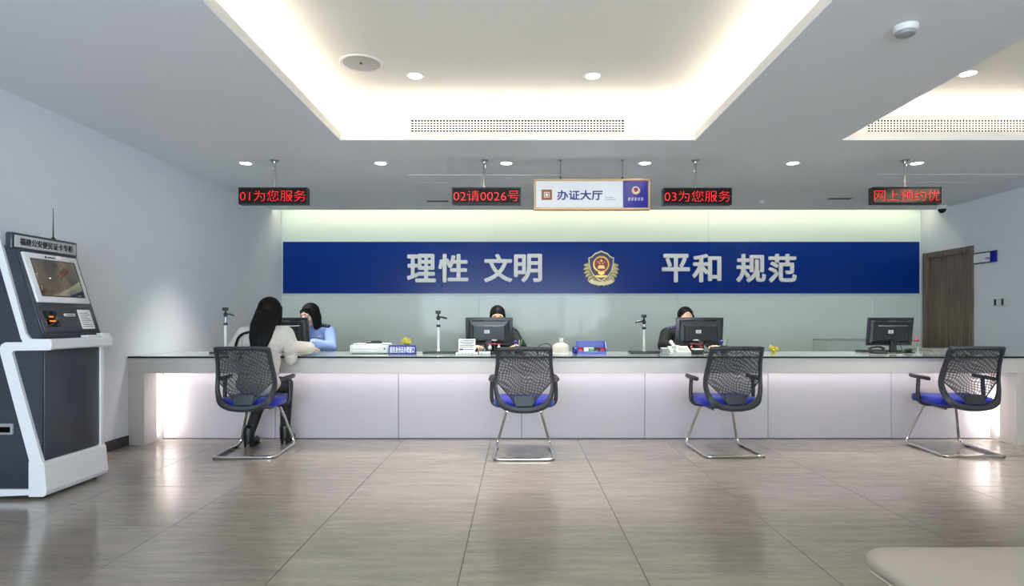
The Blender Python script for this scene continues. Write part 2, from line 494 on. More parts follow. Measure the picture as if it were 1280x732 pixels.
def text(name, s, centre, u, v, mats, parent, height=None, width=None, bold=0.0, depth=.002):
    """flat lettering: centre, reading direction u, up direction v; fitted to the height and width"""
    vs, fs = glyphs(s, 1.0, min(0.0, bold))
    u, v = Vector(u).normalized(), Vector(v).normalized(); n = u.cross(v)
    x0, x1 = min(p.x for p in vs), max(p.x for p in vs); y0, y1 = min(p.y for p in vs), max(p.y for p in vs)
    sy = height/(y1-y0) if height else None
    sx = width/(x1-x0) if width else sy
    if sy is None: sy = sx
    c = Vector(centre)
    mb = MB()
    sh = [(0, 0)]
    if bold > 0:
        kx, ky = (x1-x0)/(x1-x0+2*bold), (y1-y0)/(y1-y0+2*bold); sx *= kx; sy *= ky
        sh += [(bold*a, bold*b) for a, b in ((1, 0), (-1, 0), (0, 1), (0, -1), (.75, .75), (-.75, .75), (.75, -.75), (-.75, -.75))]
    for k, (a, b) in enumerate(sh):        # a heavier weight: the outline repeated a little to every side
        mb.add([c+u*((p.x+a-(x0+x1)/2)*sx)+v*((p.y+b-(y0+y1)/2)*sy)+n*(p.z*depth*(1-.012*k)) for p in vs], fs)
    return mb.build(name, mats, parent, fix=False)

def remesh(mb, name, mats, parent, voxel=.006, smooth=3):
    off = wloc(parent)
    o = link('tmp', mb.mesh('tmp', mats, off, fix=False))
    r = o.modifiers.new('r', 'REMESH'); r.mode = 'VOXEL'; r.voxel_size = voxel; r.use_smooth_shade = True
    sm = o.modifiers.new('s', 'SMOOTH'); sm.factor = .5; sm.iterations = smooth
    dg = DG(); dg.update()
    me = bpy.data.meshes.new_from_object(o.evaluated_get(dg))
    old = o.data
    bpy.data.objects.remove(o); bpy.data.meshes.remove(old)
    me.name = name
    me.materials.clear()
    for m in (mats if isinstance(mats, (list, tuple)) else [mats]): me.materials.append(M[m])
    for p in me.polygons: p.use_smooth = True
    return link(name, me, parent)

# ================================================================== THE ROOM
def struct(mb, name, mats, parent=None):
    o = mb.build(name, mats, parent)
    if parent is None: o['kind'] = 'structure'
    return o

# floor: joint bed and single tiles 0.8 m square
fl = struct(MB().box(XL-.1, XR+.1, YR-.1, YB+.1, -.08, -.004), 'floor', 'grout')
TX0, TY0, TS, JT = .546, 3.287, .8, .0016
tile_meshes = {}
i0, i1 = math.floor((XL-TX0)/TS), math.ceil((XR-TX0)/TS)
j0, j1 = math.floor((YR-TY0)/TS), math.ceil((YB-TY0)/TS)
for j in range(j0, j1):
    for i in range(i0, i1):
        x0, x1 = max(XL, TX0+i*TS), min(XR, TX0+(i+1)*TS)
        y0, y1 = max(YR, TY0+j*TS), min(YB, TY0+(j+1)*TS)
        if x1-x0 < .02 or y1-y0 < .02: continue
        key = (round(x1-x0, 3), round(y1-y0, 3))
        if key not in tile_meshes:
            a, b = key[0]/2-JT, key[1]/2-JT
            m_ = MB(); e = .0012
            m_.add([(-a, -b, -.004), (a, -b, -.004), (a, b, -.004), (-a, b, -.004), (-a, -b, -e), (a, -b, -e), (a, b, -e), (-a, b, -e),
                    (-a+e, -b+e, 0), (a-e, -b+e, 0), (a-e, b-e, 0), (-a+e, b-e, 0)],
                   [(0,1,5,4),(1,2,6,5),(2,3,7,6),(3,0,4,7),(4,5,9,8),(5,6,10,9),(6,7,11,10),(7,4,8,11),(8,9,10,11)])
            tile_meshes[key] = m_.mesh('tile', 'floor')
        t = link('tile', tile_meshes[key], fl)
        t.location = ((x0+x1)/2, (y0+y1)/2, 0)

T = .12
struct(MB().box(XL-T, XL, YR-T, YB+T, -.08, 3.05), 'wall_left', 'wall')
# wall on the other side, with the doorway cut out of it
DY0, DY1, DZ = 7.92, 8.90, 2.06
wr = MB()
wr.box(XR, XR+T, YR-T, DY0, -.08, 3.05).box(XR, XR+T, DY1, YB+T, -.08, 3.05).box(XR, XR+T, DY0, DY1, DZ, 3.05)
struct(wr, 'wall_right', 'wall')
wb = struct(MB().box(XL, XR, YB, YB+T, -.08, 3.05), 'wall_back', 'wall')
# painted glass sheets on the back wall
GT = .012
seams_up = [XL+.004+k*(XR-XL-.008)/3 for k in range(4)]
for a, b in zip(seams_up, seams_up[1:]):
    MB().rbox(a+.002, b-.002, YB-GT, YB-.001, 1.47, 2.93, .002, 1).build('glass_panel', 'glass_wall', wb)
s0 = (846-CXP)*YB/FPX; step = 247*YB/FPX
seams_lo = [XL+.004]+[s0+step*k for k in (-1, 0, 1)]+[XR-.004]
for a, b in zip(seams_lo, seams_lo[1:]):
    MB().rbox(a+.002, b-.002, YB-GT, YB-.001, .10, 1.466, .002, 1).build('glass_panel', 'glass_wall', wb)

# wall behind the camera: a row of windows
WX0, WX1, WZ0, WZ1 = -3.3, 3.0, .20, 2.40
w4 = MB()
w4.box(XL-T, WX0, YR-T, YR, -.08, 3.05).box(WX1, XR+T, YR-T, YR, -.08, 3.05)
w4.box(WX0, WX1, YR-T, YR, -.08, WZ0).box(WX0, WX1, YR-T, YR, WZ1, 3.05)
struct(w4, 'wall_rear', 'wall')
for k in range(4):
    a = WX0+k*(WX1-WX0)/4; b = a+(WX1-WX0)/4
    wf = MB(); f = .04
    wf.box(a, a+f, YR-.09, YR-.03, WZ0, WZ1).box(b-f, b, YR-.09, YR-.03, WZ0, WZ1).box(a+f, b-f, YR-.09, YR-.03, WZ0, WZ0+f).box(a+f, b-f, YR-.09, YR-.03, WZ1-f, WZ1)
    wo = struct(wf, 'window_%d' % (k+1), 'steel')
    MB().box(a+f, b-f, YR-.065, YR-.055, WZ0+f, WZ1-f).build('pane', 'window_glass', wo)

# ceiling with two trays and the light slot
ce = MB(); zt = ZC+.015
def slab(x0, x1, y0, y1): ce.box(x0, x1, y0, y1, ZC, zt)
slab(XL, TA[0], YR, YS); slab(TA[1], TB[0], YR, YS); slab(TB[1], XR, YR, YS)
for t in (TA, TB):
    slab(t[0], t[1], t[3], YS); slab(t[0], t[1], YR, t[2])
cl = struct(ce, 'ceiling', 'ceiling')
def tray(t):
    x0, x1, y0, y1 = t; L_, g = .018, .155
    lip = MB(); z1 = ZC+.072
    lip.box(x0-L_, x0-.0005, y0-L_, y1+L_, ZC+.0005, z1).box(x1+.0005, x1+L_, y0-L_, y1+L_, ZC+.0005, z1)
    lip.box(x0, x1, y1+.0005, y1+L_, ZC+.0005, z1).box(x0, x1, y0-L_, y0-.0005, ZC+.0005, z1)
    lip.build('tray_lip', 'lip', cl)
    up = MB()
    up.box(x0-g-.02, x0-g, y0-g, y1+g, zt, ZT+.02).box(x1+g, x1+g+.02, y0-g, y1+g, zt, ZT+.02)
    up.box(x0-g, x1+g, y1+g, y1+g+.02, zt, ZT+.02).box(x0-g, x1+g, y0-g-.02, y0-g, zt, ZT+.02)
    up.box(x0-g, x1+g, y0-g, y1+g, ZT, ZT+.02)
    up.build('tray_recess', 'tray', cl)
tray(TA); tray(TB)
sl = MB()
sl.box(XL, XR, YS-.02, YB, 2.95, 2.97).box(XL, XR, YS-.02, YS, zt, 2.95)
sl.build('slot_cover', 'tray', cl)
# the slab above everything keeps the sky out
MB().box(XL-T, XR+T, YR-T, YB+T, 3.05, 3.15).build('roof_slab', 'ceiling', cl)

# baseboards
def base(name, x0, x1, y0, y1): struct(MB().rbox(x0, x1, y0, y1, .0, .088, .003, 1), name, 'baseboard')
base('baseboard_left', XL, XL+.012, YR, CF-.004)
base('baseboard_right', XR-.012, XR, YR, DY0-.002)
base('baseboard_rear', XL+.014, XR-.014, YR, YR+.012)

# door in the far corner
def door():
    d = thing('door_1', None, None, (XR, (DY0+DY1)/2, 0)); d['kind'] = 'structure'
    fw = .075; f = MB()
    f.rbox(XR-.025, XR+.10, DY0+.002, DY0+fw, .0, DZ, .004, 1).rbox(XR-.025, XR+.10, DY1-fw, DY1-.002, .0, DZ, .004, 1).rbox(XR-.025, XR+.10, DY0+fw, DY1-fw, DZ-fw, DZ-.002, .004, 1)
    f.build('door_frame', 'wood', d)
    sp = 8.585
    MB().rbox(XR+.018, XR+.06, DY0+fw+.003, sp-.003, .008, DZ-fw-.003, .003, 1).build('door_leaf', 'wood', d)
    MB().rbox(XR+.018, XR+.06, sp+.003, DY1-fw-.003, .008, DZ-fw-.003, .003, 1).build('door_leaf', 'wood', d)
door()

# ================================================================== COUNTER
cn = thing('service_counter', 'long white service counter with lit recessed front panels', 'counter', ((CXL+CXR)/2, CR, 0))
zb = CT-.017
MB().rbox(CXL+.001, CXR, CF, CF+.03, .633, zb-.001, .002, 1).build('apron', 'apron', cn)
MB().box(CXL+.001, CXR, CF+.03, CR+.02, .655, .667).build('soffit', 'apron', cn)
ew = .142
MB().rbox(CXL+.001, CXL+ew, CF, CR+.02, .0, .633, .002, 1).build('end_panel', 'apron', cn)
MB().rbox(CXR-ew, CXR, CF, CB-.02, .0, .633, .002, 1).build('end_panel', 'apron', cn)
MB().rbox(CXR-.03, CXR, CF+.03, CB-.02, .633, zb-.001, .002, 1).build('side_panel', 'apron', cn)
px = [CXL+ew]+[-2.259+1.1445*k for k in range(6)]+[CXR-ew]
for a, b in zip(px, px[1:]):
    MB().rbox(a+.0022, b-.0022, CR, CR+.02, .005, .653, .0015, 1).build('front_panel', 'panel', cn)
MB().box(CXL+ew, CXR-ew, CR+.021, CR+.03, .0, .653).build('backing', 'reveal', cn)
MB().rbox(CXL+ew+.01, CXR-ew-.01, CR-.115, CR-.085, .634, .654, .003, 1).build('light_channel', 'white_plastic', cn)
MB().box(CXL+.001, CXR-.03, CB-.04, CB-.02, .0, zb-.001).build('rear_panel', 'apron', cn)
ct = MB()
ct.rbox(CXL+.001, CXR+.03, CF-.012, CB, zb, CT, .002, 1)
o = ct.build('counter_top', ['counter_glass', 'glass_edge'], None)
for p in o.data.polygons:
    if abs(p.normal.z) < .5: p.material_index = 1
tag(o, 'dark edged glass worktop running along the whole white service counter', 'worktop')
o.location = (0, 0, 0)

# low cupboards between counter and back wall
def cupboard(name, label, x0, x1, y0, y1, h):
    t = thing(name, label, 'cabinet', ((x0+x1)/2, (y0+y1)/2, 0))
    MB().rbox(x0, x1, y0+.02, y1, .0, h-.02, .002, 1).build('body', 'glass_wall', t)
    MB().rbox(x0-.005, x1+.005, y0-.005, y1+.005, h-.02, h, .003, 1).build('top', 'apron', t)
    n = max(1, round((x1-x0)/.45))
    for k in range(n):
        a = x0+(x1-x0)*k/n; b = x0+(x1-x0)*(k+1)/n
        MB().rbox(a+.002, b-.002, y0, y0+.019, .06, h-.024, .002, 1).build('door', 'glass_wall', t)
cupboard('low_cupboard', 'long pale green low cupboard along the glass wall behind the last monitor', (1035.5-CXP)*8.5/FPX, 5.52, 8.5, YB-.02, .835)
cupboard('side_cupboard', 'short white topped cupboard behind the counter before the wooden door', 4.60, 5.05, 6.85, 7.25, .775)

# ================================================================== CEILING FITTINGS
dl = thing('downlight', 'x', 'light')
MB().lathe([(.052, -.001), (.066, -.006), (.072, -.004), (.074, 0)], (0, 0, 0), 28).build('trim_ring', 'lamp_trim', dl)
MB().lathe([(1e-5, -.0030), (.03, -.0034), (.053, -.0015)], (0, 0, 0), 28).build('lens', 'lamp_lens', dl)
ll = bpy.data.lights.new('downlight_lamp', 'SPOT'); ll.energy = DOWN_W*4; ll.color = (1, .96, .9); ll.spot_size = 1.25; ll.spot_blend = 1.0; ll.shadow_soft_size = .05
lo = bpy.data.objects.new('downlight_lamp', ll); C.objects.link(lo); lo.parent = dl; lo.location = (0, 0, -.06)
first = [True]
def downlight(p, label, group=None, z=ZC):
    o = dl if first[0] else copy_tree(dl)
    first[0] = False
    o.location = (p[0], p[1], z); tag(o, label, None, group)
def on_ceiling(x, y, z): d = FPX*(z-EYE)/(HYP-y); return ((x-CXP)*d/FPX, d)
for x, lab in ((307, 'round downlight above the first display, closest to the plain wall'), (476, 'round downlight in the wide gap between the first two displays'),
               (633, 'round downlight just above the end of the second display from the kiosk'), (806, 'round downlight above the end of the white hanging sign'),
               (991, 'round downlight in the wide gap between the last two displays'), (1146, 'round downlight beside the pole of the last display')):
    downlight(on_ceiling(x, 204, ZC), lab, 'downlights in a row over the counter')
downlight(on_ceiling(519, 95, ZT), 'round downlight in the middle ceiling tray, beside the round speaker', 'downlights in the ceiling trays', ZT)
downlight(on_ceiling(741, 95, ZT), 'round downlight in the middle ceiling tray, farther from the speaker', 'downlights in the ceiling trays', ZT)
downlight(on_ceiling(1210, 92, ZT), 'round downlight in the second ceiling tray by the long grille', 'downlights in the ceiling trays', ZT)

def grille(t, x0, x1, label):
    yy = t[3]+.155
    g = thing('air_grille', label, 'grille', ((x0+x1)/2, yy, 2.80), 'air grilles in the tray sides')
    z0, z1 = 2.752, 2.862
    MB().box(x0, x1, yy-.003, yy-.001, z0, z1).build('backing', 'dark', g)  # black sheet: its colour stands for the shade inside the grille holes
    f = MB(); e = .010
    f.box(x0-e, x0, yy-.014, yy-.0005, z0-e, z1+e).box(x1, x1+e, yy-.014, yy-.0005, z0-e, z1+e).box(x0, x1, yy-.014, yy-.0005, z0-e, z0).box(x0, x1, yy-.014, yy-.0005, z1, z1+e)
    f.build('frame', 'lip', g)
    n = round((x1-x0)/.0275); b = MB()
    for k in range(1, n):
        x = x0+(x1-x0)*k/n; b.box(x-.0042, x+.0042, yy-.012, yy-.004, z0, z1)
    b.build('vertical_bars', 'lip', g)['kind'] = 'stuff'
    b = MB()
    for k in range(1, 5):
        z = z0+(z1-z0)*k/5; b.box(x0, x1, yy-.010, yy-.005, z-.0042, z+.0042)
    b.build('horizontal_bars', 'lip', g)['kind'] = 'stuff'
grille(TA, -.944, .930, 'white air grille in the back of the middle ceiling tray')
grille(TB, (1084-CXP)*5.43/FPX, 5.2, 'white air grille in the back of the second ceiling tray')

p = on_ceiling(452, 79, ZT)
sp = thing('ceiling_speaker', 'round grey ceiling speaker in the middle tray', 'speaker', (p[0], p[1], ZT))
MB().lathe([(.132, -.004), (.150, -.008), (.156, -.004), (.157, 0)], (p[0], p[1], ZT), 40).build('rim', 'lip', sp)
MB().lathe([(1e-5, -.0062), (.132, -.0045)], (p[0], p[1], ZT), 40).build('grille', 'grey_plastic', sp)
MB().lathe([(1e-5, -.016), (.008, -.015), (.011, -.006)], (p[0], p[1]-.02, ZT), 12).build('centre_cap', 'char_plastic', sp)

p = on_ceiling(1132, 33, ZC)
sd = thing('smoke_detector', 'small white round smoke detector on the grey ceiling', 'detector', (p[0], p[1], ZC))
MB().lathe([(.060, 0), (.060, -.018), (.054, -.030)], (p[0], p[1], ZC), 28).build('base', 'white_plastic', sd)
MB().lathe([(.050, -.030), (.044, -.046), (.030, -.050), (1e-5, -.051)], (p[0], p[1], ZC), 28).build('sensor_cap', 'grey_plastic', sd)

def hatch(x0, x1, y0, y1, label):
    h = thing('ceiling_hatch', label, 'hatch', ((x0+x1)/2, (y0+y1)/2, ZC), 'flush ceiling hatches')
    e = .016; f = MB()
    f.box(x0-e, x1+e, y0-e, y0, ZC-.005, ZC-.0005).box(x0-e, x1+e, y1, y1+e, ZC-.005, ZC-.0005).box(x0-e, x0, y0, y1, ZC-.005, ZC-.0005).box(x1, x1+e, y0, y1, ZC-.005, ZC-.0005)
    f.build('hatch_frame', 'ceiling', h)
    MB().box(x0+.003, x1-.003, y0+.003, y1-.003, ZC-.003, ZC-.0005).build('hatch_panel', 'ceiling', h)
    MB().box(x0, x1, y0, y1, ZC-.001, ZC-.0004).build('gap', 'dark', h)
hatch(-1.15, .46, 6.55, 6.90, 'narrow flush ceiling hatch above the second display from the kiosk')
hatch(3.80, 5.40, 6.52, 6.88, 'narrow flush ceiling hatch above the last display')

def slot_vent(x0, x1, y, label):
    v = thing('slot_vent', label, 'vent', ((x0+x1)/2, y, ZC), 'slot vents in the ceiling')
    f = MB(); a = .045
    f.box(x0, x1, y-a, y-a+.008, ZC-.006, ZC-.0005).box(x0, x1, y+a-.008, y+a, ZC-.006, ZC-.0005).box(x0, x0+.008, y-a+.008, y+a-.008, ZC-.006, ZC-.0005).box(x1-.008, x1, y-a+.008, y+a-.008, ZC-.006, ZC-.0005)
    f.build('vent_frame', 'grey_plastic', v)
    MB().box(x0+.008, x1-.008, y-a+.008, y+a-.008, ZC-.002, ZC-.0005).build('backing', 'dark', v)
    for k in range(3):
        yy = y-.022+.022*k
        MB().add([(x0+.008, yy-.008, ZC-.006), (x1-.008, yy-.008, ZC-.006), (x1-.008, yy+.006, ZC-.001), (x0+.008, yy+.006, ZC-.001)], [(0, 1, 2, 3)]).build('vane', 'grey_plastic', v)
slot_vent(-1.18, -.90, 7.97, 'dark slot vent in the ceiling behind the second display from the kiosk')
slot_vent(3.92, 4.22, 7.81, 'dark slot vent in the ceiling beyond the last display')

spk = thing('sprinkler_head', 'small white sprinkler head in the ceiling between the last two displays', 'sprinkler', (3.14, 7.95, ZC), 'ceiling sprinklers')
MB().lathe([(.040, 0), (.040, -.005), (.018, -.010), (.012, -.035)], (3.14, 7.95, ZC), 18).build('rosette', 'white_plastic', spk)
MB().lathe([(.006, -.035), (.022, -.040), (.022, -.043), (1e-5, -.045)], (3.14, 7.95, ZC), 18).build('deflector', 'steel', spk)
c2 = copy_tree(spk); c2.location = (-.79, 8.15, ZC); c2['label'] = 'small white sprinkler head in the ceiling behind the second display from the kiosk'

cc = thing('security_camera', 'white dome security camera at the ceiling above the wooden door', 'camera', (5.70, 8.30, ZC))
MB().lathe([(.062, 0), (.064, -.03), (.058, -.048)], (5.70, 8.30, ZC), 26).build('housing', 'white_plastic', cc)
MB().lathe([(.052, -.048), (.048, -.070), (.034, -.090), (.016, -.100), (1e-5, -.102)], (5.70, 8.30, ZC), 26).build('dome', 'black_glass', cc)

# ================================================================== SIGNS
def led_display(x, message, label, px_c, z0, z1, wpx=86):
    d = 5.9; x0, x1 = (x-CXP)*d/FPX, (x+wpx-CXP)*d/FPX
    t = thing('led_display', label, 'display', ((x0+x1)/2, d+.04, z0), 'red queue displays hung over the counter')
    c = MB(); e = .012
    c.rbox(x0, x1, d+.006, d+.08, z0, z1, .004, 1)
    c.build('case', 'led_case', t)
    f = MB()
    f.box(x0, x1, d, d+.006, z0, z0+e).box(x0, x1, d, d+.006, z1-e, z1).box(x0, x0+e, d, d+.006, z0+e, z1-e).box(x1-e, x1, d, d+.006, z0+e, z1-e)
    f.build('bezel', 'led_case', t)
    MB().box(x0+e, x1-e, d+.003, d+.0055, z0+e, z1-e).build('screen', 'led_face', t)
    text('message', message, ((x0+x1)/2, d+.0015, (z0+z1)/2), (1, 0, 0), (0, 0, 1), 'led_red', t, height=.104, width=(x1-x0)-.03, depth=.0004, bold=-.014)
    xp = (px_c-CXP)*(d+.04)/FPX; p = MB()
    p.tube([(xp, d+.04, z1), (xp, d+.04, ZC-.004)], .0135, 14)
    p.build('pole', 'chrome', t)
    MB().lathe([(.042, 0), (.042, -.006), (.020, -.016), (.018, -.03)], (xp, d+.04, ZC), 20).build('ceiling_plate', 'steel', t)
    MB().lathe([(.020, 0), (.020, .014), (.014, .018)], (xp, d+.04, z1), 16).build('socket', 'steel', t)
zz = lambda y: EYE+(HYP-y)*5.9/FPX
led_display(298, '01为您服务', 'red LED display reading 01, over the first counter place', 343, zz(255), zz(234))
led_display(565, '02请0026号', 'red LED display reading 02, beside the white hanging sign', 605, zz(255), zz(234))
led_display(829, '03为您服务', 'red LED display reading 03 on a chrome pole', 869, zz(255.5), zz(234.5))
led_display(1091, '网上预约优', 'red LED display without a number, nearest the wooden door', 1131, zz(254.5), zz(233.5))

def hanging_sign():
    d = 5.9; x0, x1, z0, z1 = (667-CXP)*d/FPX, (813-CXP)*d/FPX, zz(262), zz(223)
    t = thing('hanging_sign', 'white hanging sign with gold frame and blue end field', 'sign', ((x0+x1)/2, d+.03, z0))
    e = .022; f = MB()
    f.rbox(x0, x1, d, d+.06, z0, z0+e, .004, 1).rbox(x0, x1, d, d+.06, z1-e, z1, .004, 1).rbox(x0, x0+e, d, d+.06, z0+e, z1-e, .004, 1).rbox(x1-e, x1, d, d+.06, z0+e, z1-e, .004, 1)
    f.build('sign_frame', 'sign_frame', t)
    xb = (779-CXP)*d/FPX
    MB().box(x0+e, xb, d+.012, d+.05, z0+e, z1-e).build('white_field', 'sign_white', t)
    MB().box(xb+.001, x1-e, d+.010, d+.05, z0+e, z1-e).build('blue_field', 'sign_blue', t)
    q = lambda x, y: at(x, y, d)
    u, v = (1, 0, 0), (0, 0, 1)
    ic = q(683.5, 243); r = .05
    MB().rbox(ic.x-r, ic.x+r, d+.008, d+.0118, ic.z-r, ic.z+r, .0018, 1).build('icon_plate', 'brown_ink', t)
    g = MB()
    for a, b, c_, e_ in ((-.026, .026, .020, .026), (-.026, .026, -.026, -.020), (-.026, -.020, -.02, .02), (.020, .026, -.02, .02), (-.012, .012, -.012, .012)):
        g.box(ic.x+a, ic.x+b, d+.0065, d+.0079, ic.z+c_, ic.z+e_)
    g.build('icon_mark', 'white_ink', t)
    c = q(725, 243.5)
    text('lettering', '办证大厅', (c.x, d+.010, c.z), u, v, 'blue_ink', t, height=12.5*d/FPX, width=57*d/FPX, bold=.022, depth=.0015)
    s = MB()
    for k, wd in enumerate((.085, .11)):
        a = q(756, 246.5+k*2.4); s.box(a.x, a.x+wd, d+.0105, d+.0118, a.z-.002, a.z+.002)
    s.build('small_print', 'ink', t)
    ec = q(795, 237.5)
    MB().lathe([(1e-5, .004), (.036, .004), (.039, 0)], (ec.x, d+.0098, ec.z), 26, (0, -1, 0)).build('badge_disc', 'silver', t)
    MB().lathe([(1e-5, .0062), (.019, .0058), (.022, .0042)], (ec.x, d+.0098, ec.z+.004), 22, (0, -1, 0)).build('badge_centre', 'red', t)
    lv = MB()
    for k in range(14):
        a = PI*(1.06+.88*k/13); lv.ell((ec.x+.036*math.cos(a), d+.0055, ec.z+.036*math.sin(a)), (.009, .003, .006), None, 8, 5)
    lv.build('badge_wreath', 'gold', t)
    s = MB(); a = q(795, 248.6)
    for k in range(5):
        x = a.x-.062+k*.031
        s.box(x-.011, x+.011, d+.0085, d+.0098, a.z+.010, a.z+.014).box(x-.002, x+.002, d+.0085, d+.0098, a.z-.014, a.z+.010).box(x-.010, x+.010, d+.0085, d+.0098, a.z-.003, a.z+.001).box(x-.011, x-.007, d+.0085, d+.0098, a.z-.014, a.z-.004)
    s.build('small_caption', 'white_ink', t)
    for xx in (700.5, 778):
        x = (xx-CXP)*(d+.03)/FPX
        wv = MB().tube([(x, d+.03, z1-.002), (x, d+.03, ZC-.004)], .0022, 8).build('wire', 'char_plastic', t)
        MB().lathe([(.010, 0), (.010, .020), (.004, .024)], (x, d+.03, z1), 12).build('clamp', 'char_plastic', wv)
        MB().lathe([(.018, 0), (.018, -.006), (.006, -.014)], (x, d+.03, ZC), 14).build('ceiling_cup', 'steel', wv)
hanging_sign()

def banner():
    y1 = YB-GT-.001; y0 = y1-.02
    x0, x1 = (353.5-CXP)*y0/FPX, (1149.5-CXP)*y0/FPX; Z = lambda y: EYE+(HYP-y)*y0/FPX
    z0, z1 = Z(366.5), Z(302)
    t = thing('banner_sign', 'wide deep blue wall banner with white raised characters', 'sign', ((x0+x1)/2, y1, z0))
    n = 4
    for k in range(n):
        a = x0+(x1-x0)*k/n; b = x0+(x1-x0)*(k+1)/n
        MB().rbox(a+.0006, b-.0006, y0, y1, z0, z1, .0015, 1).build('board', 'banner', t)
    cz = Z(335)
    for ch, a, b in zip('理性文明平和规范', (509, 548, 605, 642.5, 827, 865, 920, 960), (545, 585.5, 640.5, 677.5, 862, 901, 956.5, 995)):
        xa, xb = (a-CXP)*y0/FPX, (b-CXP)*y0/FPX
        text('raised_character', ch, ((xa+xb)/2, y0-.014, cz), (1, 0, 0), (0, 0, 1), 'letter', t, height=35.5*y0/FPX, width=xb-xa, bold=.026, depth=.013)
    return y0, Z
BY, BZ = banner()

def emblem():
    c = Vector(((751.3-CXP)*BY/FPX, BY, BZ(334.5))); s = 1/FPX*BY      # s: metres per pixel here
    t = thing('police_emblem', 'gold rimmed round police emblem in the middle of the blue banner', 'emblem', c)
    P = lambda x, z, dy: (c.x+x*s, c.y-dy, c.z+z*s)
    def plate(name, pts, dy0, dy1, m):
        MB().prism([(c.x+x*s, c.z+z*s) for x, z in pts], 'y', c.y-dy0, c.y-dy1).build(name, m, t)
    half = [(0, 21.5), (4, 19.5), (8, 18.2), (12, 14), (16, 12.5), (15.5, 4), (13, -5), (8, -12), (0, -17)]
    shield = half+[(-x, z) for x, z in half[-2:0:-1]]
    # branches behind the shield, leaf by leaf
    lv = MB()
    for sx in (1, -1):
        for k in range(8):
            a = math.radians(-78+k*13.2); R = 17.4
            x, z = sx*R*math.cos(a), R*math.sin(a)-1.5
            for off, tilt in ((-1.1, .55), (1.3, -.35)):
                rr = Matrix.Rotation(-sx*(a-PI/2+tilt)+0, 3, 'Y') if sx > 0 else Matrix.Rotation((a-PI/2+tilt), 3, 'Y')
                lv.ell(P(x+sx*off*math.cos(a), z+off*math.sin(a), .012), (1.9*s, .010, 3.9*s), rr, 10, 6)
    lv.build('branch_wreath', 'pale_gold', t)
    plate('shield_rim', shield, .002, .020, 'pale_gold')
    plate('shield_field', [(x*.91, (z-1)*.91+1) for x, z in shield], .020, .023, 'navy')
    MB().lathe([(8.2*s, 0), (8.6*s, .008), (9.6*s, .010), (10.4*s, .006), (10.6*s, 0)], P(0, 4.3, .023), 36, (0, -1, 0)).build('wreath_ring', 'gold', t)
    MB().lathe([(1e-5, .004), (8.3*s, .004), (8.4*s, 0)], P(0, 4.3, .023), 36, (0, -1, 0)).build('red_disc', 'red', t)
    def star(x, z, r):
        return [(x+(r if k % 2 == 0 else r*.4)*math.sin(k*PI/5), z+(r if k % 2 == 0 else r*.4)*math.cos(k*PI/5)) for k in range(10)]
    plate('large_star', star(0, 8.6, 2.3), .027, .031, 'gold')
    for x, z in ((-3.9, 6.9), (3.9, 6.9), (-2.0, 5.2), (2.0, 5.2)):
        plate('small_star', star(x, z, 1.1), .027, .031, 'gold')
    plate('gate', [(-4.6, -1.2), (4.6, -1.2), (4.6, .4), (3.4, .8), (3.4, 1.6), (4.2, 2.0), (2.6, 2.9), (-2.6, 2.9), (-4.2, 2.0), (-3.4, 1.6), (-3.4, .8), (-4.6, .4)], .027, .031, 'gold')
    plate('lower_ribbon', [(-7.5, -3.4), (-3, -5.8), (3, -5.8), (7.5, -3.4), (8.4, -5.2), (3.6, -8), (-3.6, -8), (-8.4, -5.2)], .023, .032, 'red')
    plate('gold_bow', [(-3.4, -5.2), (3.4, -5.2), (4.2, -7.2), (0, -9.6), (-4.2, -7.2)], .032, .036, 'gold')
    wl = MB()
    for k in range(9):
        x = -6.4+1.6*k; wl.box(c.x+(x-.7)*s, c.x+(x+.7)*s, c.y-.030, c.y-.023, c.z-12.6*s-abs(x)*-.2*s, c.z-(9.2+.1*abs(k-4))*s)
    wl.build('wall_battlement', 'gold', t)
    plate('base_ribbon', [(-17, -16.5), (-11, -15), (-4, -18.2), (0, -17.2), (4, -18.2), (11, -15), (17, -16.5), (12.5, -20), (5, -21.8), (-5, -21.8), (-12.5, -20)], .006, .026, 'pale_gold')
emblem()

# name plate and switches on the wall beside the door
def door_plate():
    y0, y1, z0, z1 = 7.53, 7.905, 1.815, 1.955
    t = thing('door_plate', 'small white door plate with blue end beside the wooden door', 'sign', (XR, (y0+y1)/2, z0))
    MB().rbox(XR-.018, XR-.002, y0+.095, y1, z0+.012, z1-.012, .002, 1).build('plate', 'sign_white', t)
    MB().rbox(XR-.024, XR-.001, y0, y0+.094, z0, z1, .003, 1).build('end_block', 'sign_blue', t)
    for a in (z0, z1-.010):
        MB().rbox(XR-.022, XR-.002, y0+.095, y1, a, a+.010, .002, 1).build('rail', 'char_plastic', t)
    s = MB()
    for k in range(3):
        y = y0+.165-k*.026
        s.box(XR-.0195, XR-.0182, y-.009, y-.005, 1.855, 1.885).box(XR-.0195, XR-.0182, y+.005, y+.009, 1.855, 1.885).box(XR-.0195, XR-.0182, y-.005, y+.005, 1.868, 1.873)
    s.build('small_lettering', 'blue_ink', t)
door_plate()
def switch(y, label):
    z = 1.320; t = thing('wall_switch', label, 'switch', (XR, y, z), 'light switches on the wall')
    MB().rbox(XR-.010, XR-.001, y-.05, y+.05, z-.048, z+.048, .004, 1).build('plate', 'off_white', t)
    MB().rbox(XR-.016, XR-.0101, y-.040, y+.004, z-.038, z+.038, .003, 1).build('rocker', 'white_plastic', t)
    MB().rbox(XR-.014, XR-.0101, y+.008, y+.042, z-.038, z+.038, .003, 1).build('rocker_shade', 'char_plastic', t)  # dark strip: the rocker's shading, put in as a colour
switch(7.53, 'white wall switch, the one closer to the wooden door')
switch(7.415, 'white wall switch, the one farther from the wooden door')

